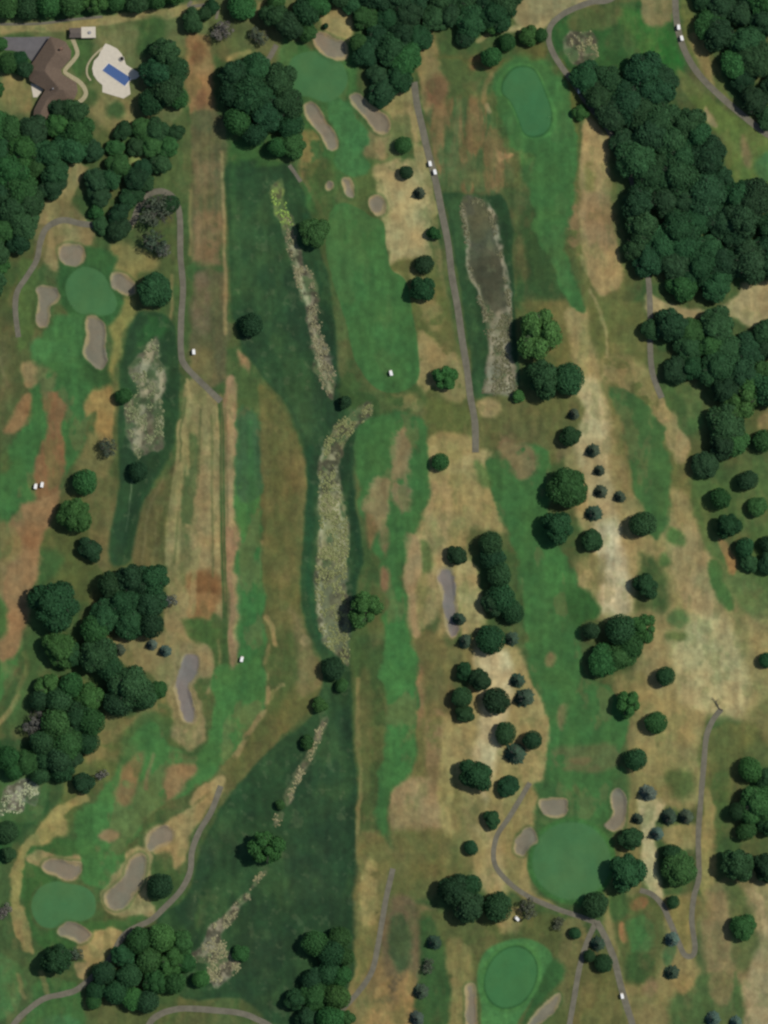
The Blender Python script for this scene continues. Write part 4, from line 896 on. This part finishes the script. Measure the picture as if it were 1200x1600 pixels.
def round_mesh(seed):
    rng = random.Random(seed); lobes = [((0, 0, .78), .82)]
    for i in range(9):
        a = rng.uniform(0, 6.28); d = rng.uniform(.3, .7); lobes.append(((d * math.cos(a), d * math.sin(a), rng.uniform(.55, 1.05)), rng.uniform(.22, .34)))
    V, Fc = [], []
    for c, r in lobes: ico(V, Fc, c, r * .88, rng, 2)
    for c, r in lobes: leaves_on(V, Fc, c, r, int(1500 * r * r * 1.6), rng, .06, lobes)
    return make_mesh("crown", V, Fc)
def conifer_mesh(seed):
    rng = random.Random(seed); V, Fc = [], []
    for t in range(13):
        k = t / 12; z = .25 + 2.0 * k; R = (1 - k) ** .8 * 1.0 + .04; n = max(int(19 * (1 - k) + 6), 6)
        for i in range(n):
            a = 2 * math.pi * (i + rng.random()) / n; rr = R * rng.uniform(.82, 1.12); w = .16 * rng.uniform(.8, 1.3) * (.5 + R * .6)
            ca, sa = math.cos(a), math.sin(a); b = len(V); zt = z + .12
            V += [(ca * .05, sa * .05, zt + .1), (ca * rr * .6 - sa * w, sa * rr * .6 + ca * w, zt - .05), (ca * rr, sa * rr, z - .16), (ca * rr * .6 + sa * w, sa * rr * .6 - ca * w, zt - .05)]
            Fc += [[b, b + 1, b + 2], [b, b + 2, b + 3]]
    b = len(V); m = 12
    for i in range(m): a = 2 * math.pi * i / m; V.append((.8 * math.cos(a), .8 * math.sin(a), .22))
    V.append((0, 0, 2.3)); V.append((0, 0, .2))
    for i in range(m): Fc += [[b + i, b + (i + 1) % m, b + m], [b + (i + 1) % m, b + i, b + m + 1]]
    return make_mesh("crown", V, Fc)
def sparse_mesh(seed):
    rng = random.Random(seed); V, Fc = [], []; lobes = []
    for i in range(15):
        a = rng.uniform(0, 6.28); d = rng.uniform(.15, .85); lobes.append(((d * math.cos(a), d * math.sin(a), rng.uniform(.5, 1.1)), rng.uniform(.15, .26)))
    for c, r in lobes: leaves_on(V, Fc, c, r, 100, rng, .055, lobes, zmin=-.8)
    return make_mesh("crown", V, Fc)
def trunk_mesh(seed, h=.75, bare=False):
    rng = random.Random(seed); bm = bmesh.new(); cyl(bm, (0, 0, -.08), (.02, .01, h), .085, .05, 9)
    for i in range(7 if not bare else 12):
        a = i * 2.4 + rng.uniform(-.3, .3); L = rng.uniform(.35, .6) * (1 if not bare else 1.35); z = h * rng.uniform(.55, 1.0); e = (L * math.cos(a), L * math.sin(a), z + rng.uniform(.2, .45)); cyl(bm, (.01, .01, z), e, .035, .014, 6)
        for j in range(3 if not bare else 5):
            b = a + rng.uniform(-.8, .8); k = rng.uniform(.4, .9); s = tuple(k * q for q in e[:2]) + (z + (e[2] - z) * k,); cyl(bm, s, (s[0] + .3 * math.cos(b), s[1] + .3 * math.sin(b), s[2] + rng.uniform(.05, .25)), .014, .006, 4)
    me = bpy.data.meshes.new("trunk"); bm.to_mesh(me); bm.free(); me.materials.append(M_bark); return me
CR = {'B': [crown_mesh(11 + i, 6 + i % 3, spread=.5 + .03 * (i % 2)) for i in range(8)], 'L': [crown_mesh(51 + i, 7, spread=.54, lr=(.30, .42), dens=330, gaps=True) for i in range(3)],
      'R': [round_mesh(71 + i) for i in range(3)], 'C': [conifer_mesh(81 + i) for i in range(3)], 'S': [sparse_mesh(91 + i) for i in range(2)]}
TRK = [trunk_mesh(1), trunk_mesh(2), trunk_mesh(3)]; TRKC = trunk_mesh(4, 1.6); TRKS = trunk_mesh(5, .7, True)
# species tints: base colours of the leaves (linear)
TINT = {'d': (.0190, .060, .0215), 'k': (.0155, .048, .0195), 'm': (.0260, .083, .0230), 'b': (.036, .104, .026), 'g': (.034, .060, .036), 'u': (.056, .094, .072), 's': (.060, .080, .050), 'y': (.100, .104, .088)}
LOOK = {'d': "dark green", 'k': "blackish green", 'm': "mid green", 'b': "bright green", 'g': "grey-green", 'u': "blue-grey", 's': "sparse olive-grey", 'y': "bare grey"}
PROTO = {}
trng = random.Random(5); ntree = [0]
TSIZE = 1.0
def plant(x, y, r, c, label, group, blob=True):
    conif = c in 'gu'; kind = 'C' if conif else ('S' if c in 'sy' else None)
    if kind is None:
        h = (int(x) * 7 + int(y) * 3) % 10
        kind = 'B'
        if blob and r < 30: kind = 'R' if h < 6 else 'B'
        if c == 'b' and h < 4: kind = 'L'
        if c == 'l': kind = 'L'
    name = 'conifer_tree' if conif else ('bare_tree' if c == 'y' else ('shrub' if r < 9 else ('small_tree' if blob and r < 20 else 'broadleaf_tree')))
    if len(label.split()) > 16: print('LONG', len(label.split()), label)
    if name not in PROTO:
        t = empty(name, (0, 0, 0)); link("trunk", TRK[0], None, t); link("crown", CR['B'][0], None, t); PROTO[name] = t; o = t
    else: o = copy_tree(PROTO[name])
    lst = CR[kind]; me = lst[trng.randrange(len(lst))]
    R = r * M * (.91 if blob else 1.0)
    X, Y = W(x + (r * .13 if blob else 0), y - (r * .06 if blob else 0))
    o.location = (X, Y, hz(x, y) - .05); o.rotation_euler = (0, 0, trng.uniform(0, 6.28)); zs = R * (trng.uniform(.85, 1.2) if not conif else trng.uniform(.75, .95))
    if not blob: zs *= .82
    o.scale = (R * trng.uniform(.88, 1.1), R * trng.uniform(.88, 1.1), zs)
    base = TINT['b' if c == 'l' else c]; j = trng.uniform(.84, 1.28); hj = trng.uniform(.85, 1.25)
    for ch_ in o.children:
        if ch_.type != 'MESH': continue
        if ch_.name.startswith('trunk'): ch_.data = TRKC if conif else (TRKS if kind == 'S' else TRK[ntree[0] % 3])
        else: ch_.data = me; ch_.color = (base[0] * j * hj, base[1] * j, base[2] * j, 1)
    tag(o, label, {'conifer_tree': "conifer", 'bare_tree': "bare tree", 'shrub': "shrub"}.get(name, "tree"), group)
    ntree[0] += 1
    return o
ORD = "first second third fourth fifth sixth seventh eighth ninth tenth eleventh twelfth thirteenth fourteenth fifteenth sixteenth".split()
def size_word(r): return "large" if r >= 30 else ("small" if r < 16 else "medium")
def look(r, c): return f"{size_word(r)} {LOOK['b' if c == 'l' else c]} {'conifer' if c in 'gu' else 'tree'}"
# single trees: x, y, radius, tint, what sets it apart
solo = [
 (628,228,16,'m',"topmost of the trees left of the middle cart path"),(633,271,15,'k',"on dry grass, second of those left of the middle cart path"),(654,303,12,'g',"left of the middle cart path near the two carts"),
 (676,365,13,'m',"touching the left edge of the middle cart path"),(661,415,17,'k',"upper of two touching trees on dry grass by the middle path"),(657,453,22,'d',"lower of two touching trees on dry grass by the middle path"),
 (691,592,25,'l',"open-crowned, left of the lower end of the middle path"),(686,723,18,'m',"alone on tan ground below the end of the middle path"),
 (838,525,44,'l',"tall open crown right of the brown reed bed"),(845,592,34,'d',"left of the round pair below the reed bed"),(884,594,29,'d',"right of the round pair below the reed bed"),(808,620,12,'b',"bush at the lower right corner of the reed bed"),
 (895,648,11,'g',"just under the round pair beside the dry corridor"),(888,684,20,'d',"round, on the left side of the dry corridor"),(880,765,35,'m',"round, upper of two big ones on the east fairway"),(868,824,31,'d',"knobbly, lower of two big ones on the east fairway"),
 (1000,820,26,'d',"right of the pale worn track"),(1006,915,23,'d',"alone at the foot of the pale worn track"),(1037,1057,19,'d',"narrow, alone on the open tan ground"),
 (978,1102,24,'b',"ball-shaped, beside the lower east fairway"),(1022,1130,22,'m',"ball-shaped, just below right of a brighter ball-shaped one"),(990,1187,21,'d',"above the blue-grey conifer on dry ground"),
 (1010,1240,15,'u',"alone on tan ground above the pale lane"),(995,1280,11,'g',"at the upper left of the pale lane"),(1043,1277,15,'g',"left of a pair right of the pale lane"),(1070,1277,13,'g',"right of a pair right of the pale lane"),(1025,1303,13,'u',"in the top of the pale lane"),
 (983,1312,23,'d',"upper of two touching the largest green"),(973,1362,34,'d',"on the right rim of the largest green"),(1057,1358,32,'m',"between the pale lane and the right-hand path"),(1048,1333,18,'d',"tucked against the top of a big tree by the right-hand path"),
 (926,1414,25,'d',"over the fork of the cart paths"),(1050,1410,12,'d',"small one on the link path under the big tree"),(897,1458,12,'d',"left of the forked paths"),(932,1475,13,'g',"just below the fork of the paths"),(919,1494,13,'d',"over the left branch of the forked path"),(940,1505,18,'d',"between the two branches of the forked path"),
 (1048,1468,14,'u',"left of the hairpin loop in the path"),(1048,1520,13,'g',"below the hairpin loop in the path"),(1157,1450,25,'m',"alone in the lower right dry ground"),(1112,1592,14,'u',"left one of two at the bottom edge, right side"),(1148,1597,12,'u',"right one of two at the bottom edge, right side"),
 (1195,1032,14,'d',"at the right edge of the open tan ground"),(390,510,24,'k',"round, alone on the left edge of the middle meadow"),(537,629,14,'k',"at the bend of the middle reeds"),(565,955,36,'l',"split-crowned, overhanging the right side of the wide reed bed"),
 (518,1045,21,'k',"below the wide reed bed"),(532,1072,13,'m',"bush beside the dark one below the reed bed"),(497,1103,15,'b',"on the olive bank below the reed bed"),(478,1160,13,'m',"beside the narrow reed strip"),(437,1258,10,'m',"bush at the foot of the narrow reed strip"),
 (488,367,28,'m',"overhanging the upper middle reeds"),(412,1325,33,'l',"split-crowned, in the dark lower meadow"),(240,457,30,'d',"between the straight path and the left bunkers"),(192,620,16,'m',"on the left bank of the west reeds"),(214,738,18,'k',"at the foot of the west reeds"),
 (168,698,20,'s',"thin, on the dry patch left of the west reeds"),(130,755,26,'m',"above a bright big one beside the west fairway"),(113,805,35,'b',"big one beside the west fairway"),(138,860,21,'k',"round, below the bright big one beside the west fairway"),(83,945,43,'d',"round, standing just left of the left wood"),
 (245,1078,17,'m',"touching the hourglass bunker"),(257,1018,11,'u',"right one of the row above the hourglass bunker"),(236,1008,10,'u',"middle one of the row above the hourglass bunker"),(185,1016,12,'g',"left one of the row above the hourglass bunker"),
 (128,1224,19,'k',"below the left wood, left of a grey one"),(158,1210,12,'y',"below the left wood, right of a dark one"),(247,1385,27,'k',"beside the long curved bunker"),(88,1500,32,'d',"ragged, below the kidney-shaped green"),(115,1490,17,'s',"thin, joined to a ragged one below the kidney-shaped green"),
 (6,1425,15,'y',"at the left edge beside the kidney-shaped green"),(312,1530,17,'b',"left of the flaring reed patch"),(374,1490,16,'m',"right of the flaring reed patch"),(557,68,18,'m',"right of the topmost bunker"),
 (765,92,20,'m',"on the left rim above the dark oval green"),(790,68,18,'m',"second from the right above the dark oval green"),(822,58,17,'b',"rightmost pair above the dark oval green, left one"),(843,57,15,'m',"rightmost pair above the dark oval green, right one"),
 (767,43,15,'b',"small bright one left of the tan corner at the top"),(297,36,22,'d',"above the brown tee strip"),(905,178,14,'b',"at the tan corridor's upper left corner"),(1190,690,24,'m',"at the right edge, beside the right wood"),
 (1165,752,20,'k',"upper right one in the small grove below the right wood"),(1122,780,20,'m',"left one in the small grove below the right wood"),(1180,792,17,'m',"right one in the small grove below the right wood"),(1133,822,25,'d',"largest of the small grove below the right wood"),
 (1160,857,20,'d',"upper of two joined ones below the small grove"),(1168,880,17,'d',"lower of two joined ones below the small grove"),(1197,852,18,'k',"upper of two at the right edge below the grove"),(1196,882,20,'k',"lower of two at the right edge below the grove"),
 (245,330,34,'s',"wide thin crown over the bend of the long path"),(238,378,26,'s',"thin crown above the tree between path and bunkers"),(262,322,20,'d',"dark heart of the thin crown at the path bend"),(256,393,16,'y',"below the thin crowns by the straight path"),
 (348,50,22,'y',"at the top between the brown tee strip and the big copse"),(262,940,16,'y',"leafless, on the right rim of the left wood"),
 (822,1420,19,'s',"thin, right of the double dark copse"),(677,1473,13,'g',"topmost of the line below the tan middle ground"),(668,1510,14,'s',"second of the line below the tan middle ground"),(656,1550,13,'g',"third of the line below the tan middle ground"),(650,1592,13,'u',"lowest of the line at the bottom edge"),
 (870,1443,14,'s',"thin, between two dark ones above the bottom green"),(508,42,6,'k',"shrub on the dry slope above the topmost bunker"),
]
for x, y, r, c, ph in solo: plant(x, y, r, c, f"{look(r, c)} {ph}" if c != 'y' else f"bare grey tree {ph}", None)
lines = [   # little lines, named top to bottom
 ("along the pale worn track", "small trees along the worn track", [(925,705,12,'g'),(935,736,11,'g'),(937,769,13,'g'),(967,777,11,'g'),(926,803,15,'g'),(923,846,20,'d')]),
 ("in hedge right of the sand strip", "trees in the hedge by the sand strip", [(763,850,24,'d'),(766,873,24,'k'),(776,900,26,'d'),(767,943,21,'k'),(780,935,28,'d'),(797,957,24,'d')]),
 ("around the long sand strip", "trees around the long sand strip", [(711,870,19,'k'),(716,968,12,'g'),(798,999,12,'g'),(763,1001,26,'d'),(725,1003,13,'g')]),
 ("in the scattered tan-ground grove", "trees of the scattered middle grove", [(724,1050,17,'d'),(747,1063,22,'k'),(807,1064,14,'g'),(817,1091,18,'g'),(719,1090,21,'d'),(772,1096,24,'k'),(724,1116,17,'d'),(787,1147,22,'d'),(829,1157,21,'k'),(803,1178,18,'g'),(739,1212,28,'d'),(791,1230,19,'k'),(767,1280,17,'d'),(734,1325,14,'k')]),
 ("in copse above the bottom green", "trees of the double dark copse", [(706,1392,30,'k'),(730,1385,24,'d'),(728,1418,30,'k'),(774,1418,29,'d')]),
 ("in the heart-shaped tan-ground copse", "trees of the heart-shaped copse", [(921,986,17,'k'),(965,985,28,'d'),(1002,983,28,'b'),(982,1010,26,'m'),(938,1032,30,'m'),(962,1028,26,'m')]),
 ("right of the right-hand path", "trees of the copse at the right edge", [(1168,1203,24,'b'),(1196,1222,22,'d'),(1150,1268,20,'d'),(1180,1258,32,'m'),(1163,1298,20,'m'),(1197,1290,22,'d'),(1147,1350,33,'d'),(1192,1355,28,'k')]),
 ("in copse right of brown strip", "trees of the big upper copse", [(362,118,28,'k'),(396,112,30,'d'),(358,152,24,'k'),(390,150,34,'d'),(432,128,30,'d'),(445,165,30,'d'),(412,180,34,'k'),(368,193,27,'m'),(452,200,24,'d'),(395,212,22,'k'),(432,232,20,'m'),(455,228,24,'m')]),
 ("in wood left of hourglass bunker", "trees of the left wood", [(205,905,32,'k'),(237,905,30,'d'),(170,915,26,'d'),(190,940,30,'d'),(232,945,30,'k'),(160,962,30,'d'),(200,975,30,'d'),(234,978,26,'k'),(145,985,26,'m'),(150,1025,32,'d'),(90,1015,31,'b'),(112,1025,20,'d'),(170,1045,26,'d'),(200,1075,40,'d'),(182,1100,28,'k'),(222,1090,26,'d')]),
 ("in the lower left wood", "trees of the lower left wood", [(72,1072,24,'b'),(108,1072,26,'m'),(60,1095,20,'k'),(90,1095,26,'d'),(138,1090,24,'b'),(52,1130,24,'y'),(85,1130,28,'m'),(118,1120,30,'d'),(140,1128,26,'m'),(65,1160,24,'d'),(100,1160,32,'m'),(135,1160,24,'d'),(90,1188,26,'k'),(70,1188,20,'d')]),
 ("in wood beside flaring reed patch", "trees of the lower left corner wood", [(215,1470,24,'m'),(250,1465,26,'b'),(283,1475,24,'m'),(190,1492,24,'d'),(230,1500,26,'m'),(265,1505,26,'b'),(160,1520,24,'k'),(200,1525,26,'d'),(288,1505,20,'m'),(240,1532,26,'m'),(270,1535,22,'m'),(148,1548,18,'d'),(145,1565,16,'m'),(180,1550,24,'d'),(205,1560,22,'b'),(228,1565,22,'k')]),
 ("in copse at dark meadow's foot", "trees of the bottom meadow copse", [(490,1475,27,'m'),(528,1465,22,'m'),(515,1490,26,'d'),(538,1495,18,'m'),(510,1520,24,'d'),(486,1530,22,'k'),(532,1525,20,'m'),(492,1555,26,'m'),(523,1558,26,'b'),(460,1562,20,'d'),(478,1590,24,'k'),(512,1592,28,'m'),(538,1590,18,'m')]),
 ("around the house", "trees around the house", [(12,100,20,'m'),(28,95,18,'d'),(38,110,16,'k'),(0,70,14,'m'),(256,86,32,'d'),(274,112,26,'d'),(243,118,30,'k'),(258,145,33,'d'),(234,162,25,'d'),(275,155,22,'m'),(90,172,20,'k'),(115,178,24,'d'),(-6,140,16,'m')]),
 ("along the upper left edge", "trees along the top edge", [(8,12,26,'m'),(40,15,26,'d'),(75,10,28,'m'),(110,8,26,'m'),(145,5,26,'b'),(178,3,24,'m'),(210,2,24,'d'),(240,0,22,'m'),(270,-4,22,'b'),(375,12,26,'m'),(330,12,14,'d'),(318,24,14,'d'),(425,28,26,'d'),(450,42,24,'k'),(475,22,26,'d'),(492,8,24,'m'),(480,52,18,'m'),(403,58,18,'s'),(430,5,18,'m'),(530,-2,20,'d')]),
 ("at the left edge below the wood", "trees at the left edge", [(10,1185,24,'m'),(40,1192,24,'m'),(62,1212,18,'d'),(95,1205,22,'d'),(112,1188,18,'k'),(10,1300,20,'d'),(12,1335,14,'d'),(20,1205,18,'m')]),
]
def place_list(ph, grp, L, blob=True):
    L = sorted(L, key=lambda t: (t[1], t[0]))
    for i, (x, y, r, c) in enumerate(L):
        lab = f"{LOOK[c]} {'conifer' if c in 'gu' else 'tree'}, {ORD[i] if i < 16 else str(i + 1) + 'th'} from top {ph}"
        plant(x, y, r, c, lab, grp, blob)
for ph, grp, L in lines: place_list(ph, grp, L)
def wood(poly, sp, weights, ph, grp, seed, inset=9, jit=.27, gap=1.0):
    rng = random.Random(seed); poly = np.array(poly, float); pts = []
    y = poly[:, 1].min(); row = 0; keys = ''.join(k * n for k, n in weights)
    while y < poly[:, 1].max():
        x = poly[:, 0].min() + (sp / 2 if row % 2 else 0)
        while x < poly[:, 0].max():
            px, py = x + rng.uniform(-jit, jit) * sp, y + rng.uniform(-jit, jit) * sp
            d = float(sdist(np.array([px]), np.array([py]), poly)[0])
            if d > inset: pts.append((px, py, gap * (sp * rng.uniform(.58, .86) if d > sp * .5 else sp * rng.uniform(.50, .68)), rng.choice(keys), row))
            x += sp
        y += sp * .866; row += 1
    rows = sorted(set(p[4] for p in pts))
    for k, rw in enumerate(rows):
        R_ = sorted([p for p in pts if p[4] == rw])
        for i, (x, y, r, c, _) in enumerate(R_):
            if x < -14 or x > 1214 or y < -14: continue
            plant(x, y, r, c, f"{LOOK[c]} tree, {ORD[i]} from left, {ORD[k]} row of {ph}", grp, False)
wood([(900,110),(925,108),(985,85),(1020,92),(1058,130),(1085,165),(1110,192),(1130,222),(1138,262),(1180,292),(1225,330),(1225,440),(1172,430),(1160,458),(1110,474),(1070,470),(1030,455),(1005,432),(980,402),(958,335),(965,290),(950,250),(958,222),(938,185),(905,150)], 38, [('d', 6), ('k', 4), ('m', 1)], "the upper right wood", "trees of the large upper right wood", 3, 12, gap=1.12)
wood([(1078,-30),(1225,-30),(1225,228),(1188,195),(1165,172),(1145,155),(1130,125),(1105,80),(1092,40)], 36, [('d', 4), ('k', 2), ('m', 3)], "the corner wood", "trees of the top right corner wood", 4, 12, gap=1.08)
wood([(1000,500),(1040,486),(1090,490),(1130,485),(1155,505),(1225,508),(1225,665),(1185,640),(1170,690),(1140,742),(1095,747),(1080,700),(1085,670),(1112,620),(1090,602),(1035,598),(1015,570),(1030,550),(1003,528)], 34, [('d', 4), ('k', 3), ('m', 3), ('b', 2)], "the winding right wood", "trees of the winding right wood", 5, 12, gap=1.08)
wood([(-30,180),(50,172),(100,185),(162,178),(172,235),(130,262),(105,282),(80,312),(62,358),(58,400),(28,452),(-30,475)], 35, [('d', 6), ('k', 4), ('m', 2), ('b', 1)], "wood below the house", "trees of the wood below the house", 6, 11)
wood([(168,205),(200,185),(292,182),(296,280),(275,295),(240,300),(214,318),(205,345),(205,385),(155,390),(138,330),(120,288),(150,262)], 29, [('d', 5), ('k', 3), ('m', 3)], "the loose left wood", "trees of the loose wood", 7, 9, gap=.88)
wood([(536,-30),(810,-30),(808,20),(790,45),(745,55),(725,85),(690,88),(672,60),(660,110),(645,148),(600,168),(585,160),(545,110),(548,85),(536,30)], 34, [('d', 4), ('k', 5), ('m', 2)], "the top centre wood", "trees of the top centre wood", 8, 11)
plant(592,160,15,'k',"small very dark tree at the lower tip of the top centre wood",None)
for p in PROTO.values(): pass

# ------------------------------------------------------------------ reeds in the ditches (nobody could count them)
def reed_mat(col):
    m, t, b = new_mat("dry_reed"); ge = t.nodes.new("ShaderNodeNewGeometry"); cr = t.nodes.new("ShaderNodeValToRGB")
    c = np.array(col, float); e = cr.color_ramp.elements
    e[0].position = 0; e[0].color = alb(c * .80); e[1].position = 1; e[1].color = alb(np.clip(c * 1.10, 0, 230)); m1 = cr.color_ramp.elements.new(.5); m1.color = alb(c * np.array([.98, 1.03, .92]))
    nn = noise(t, .35, 3, .6, ge.outputs["Position"]); ma = t.nodes.new("ShaderNodeMath"); ma.operation = 'MULTIPLY_ADD'; ma.inputs[1].default_value = .35; t.links.new(ge.outputs["Random Per Island"], ma.inputs[0]); mr = t.nodes.new("ShaderNodeMapRange"); mr.inputs["From Min"].default_value = .3; mr.inputs["From Max"].default_value = .7; mr.inputs["To Max"].default_value = .65; t.links.new(nn.outputs[0], mr.inputs["Value"]); t.links.new(mr.outputs[0], ma.inputs[2]); t.links.new(ma.outputs[0], cr.inputs[0]); t.links.new(cr.outputs[0], b.inputs["Base Color"]); return m
for key, (poly, col, lb) in scrubs.items():
    rng = random.Random(len(key) * 31 + len(poly)); pc = crom(poly, 4); area = (pc[:, 0].max() - pc[:, 0].min()) * (pc[:, 1].max() - pc[:, 1].min())
    n = int(area / 4.5); xs = np.array([rng.uniform(pc[:, 0].min() - 2, pc[:, 0].max() + 2) for _ in range(n)]); ys = np.array([rng.uniform(pc[:, 1].min() - 2, pc[:, 1].max() + 2) for _ in range(n)])
    s_ = sdist(xs, ys, pc); dens = fbm(xs, ys, 12, 44, 3)
    bm = bmesh.new()
    for x, y, d, q in zip(xs, ys, s_, dens):
        if d < -2 + rng.uniform(-1, 5) or q < .50 + rng.uniform(-.03, .03): continue
        if key == 'east' and 320 < y < 480 and d > 7: continue
        X, Y = W(x, y); Z = hz(x, y); h = rng.uniform(.15, .55); r = rng.uniform(.22, .7); tx, ty = rng.uniform(-.25, .25), rng.uniform(-.25, .25)
        m = rng.choice((5, 6)); a0 = rng.uniform(0, 6); top = bm.verts.new((X + tx, Y + ty, Z + h)); ringv = [bm.verts.new((X + r * rng.uniform(.7, 1.3) * math.cos(a0 + 6.283 * i / m), Y + r * rng.uniform(.7, 1.3) * math.sin(a0 + 6.283 * i / m), Z - .03)) for i in range(m)]
        for i in range(m): bm.faces.new((ringv[i - 1], ringv[i], top))
    tag(bm_obj("dry_reeds", bm, reed_mat(col)), lb, "reeds", None, "stuff")
print("trees", ntree[0])
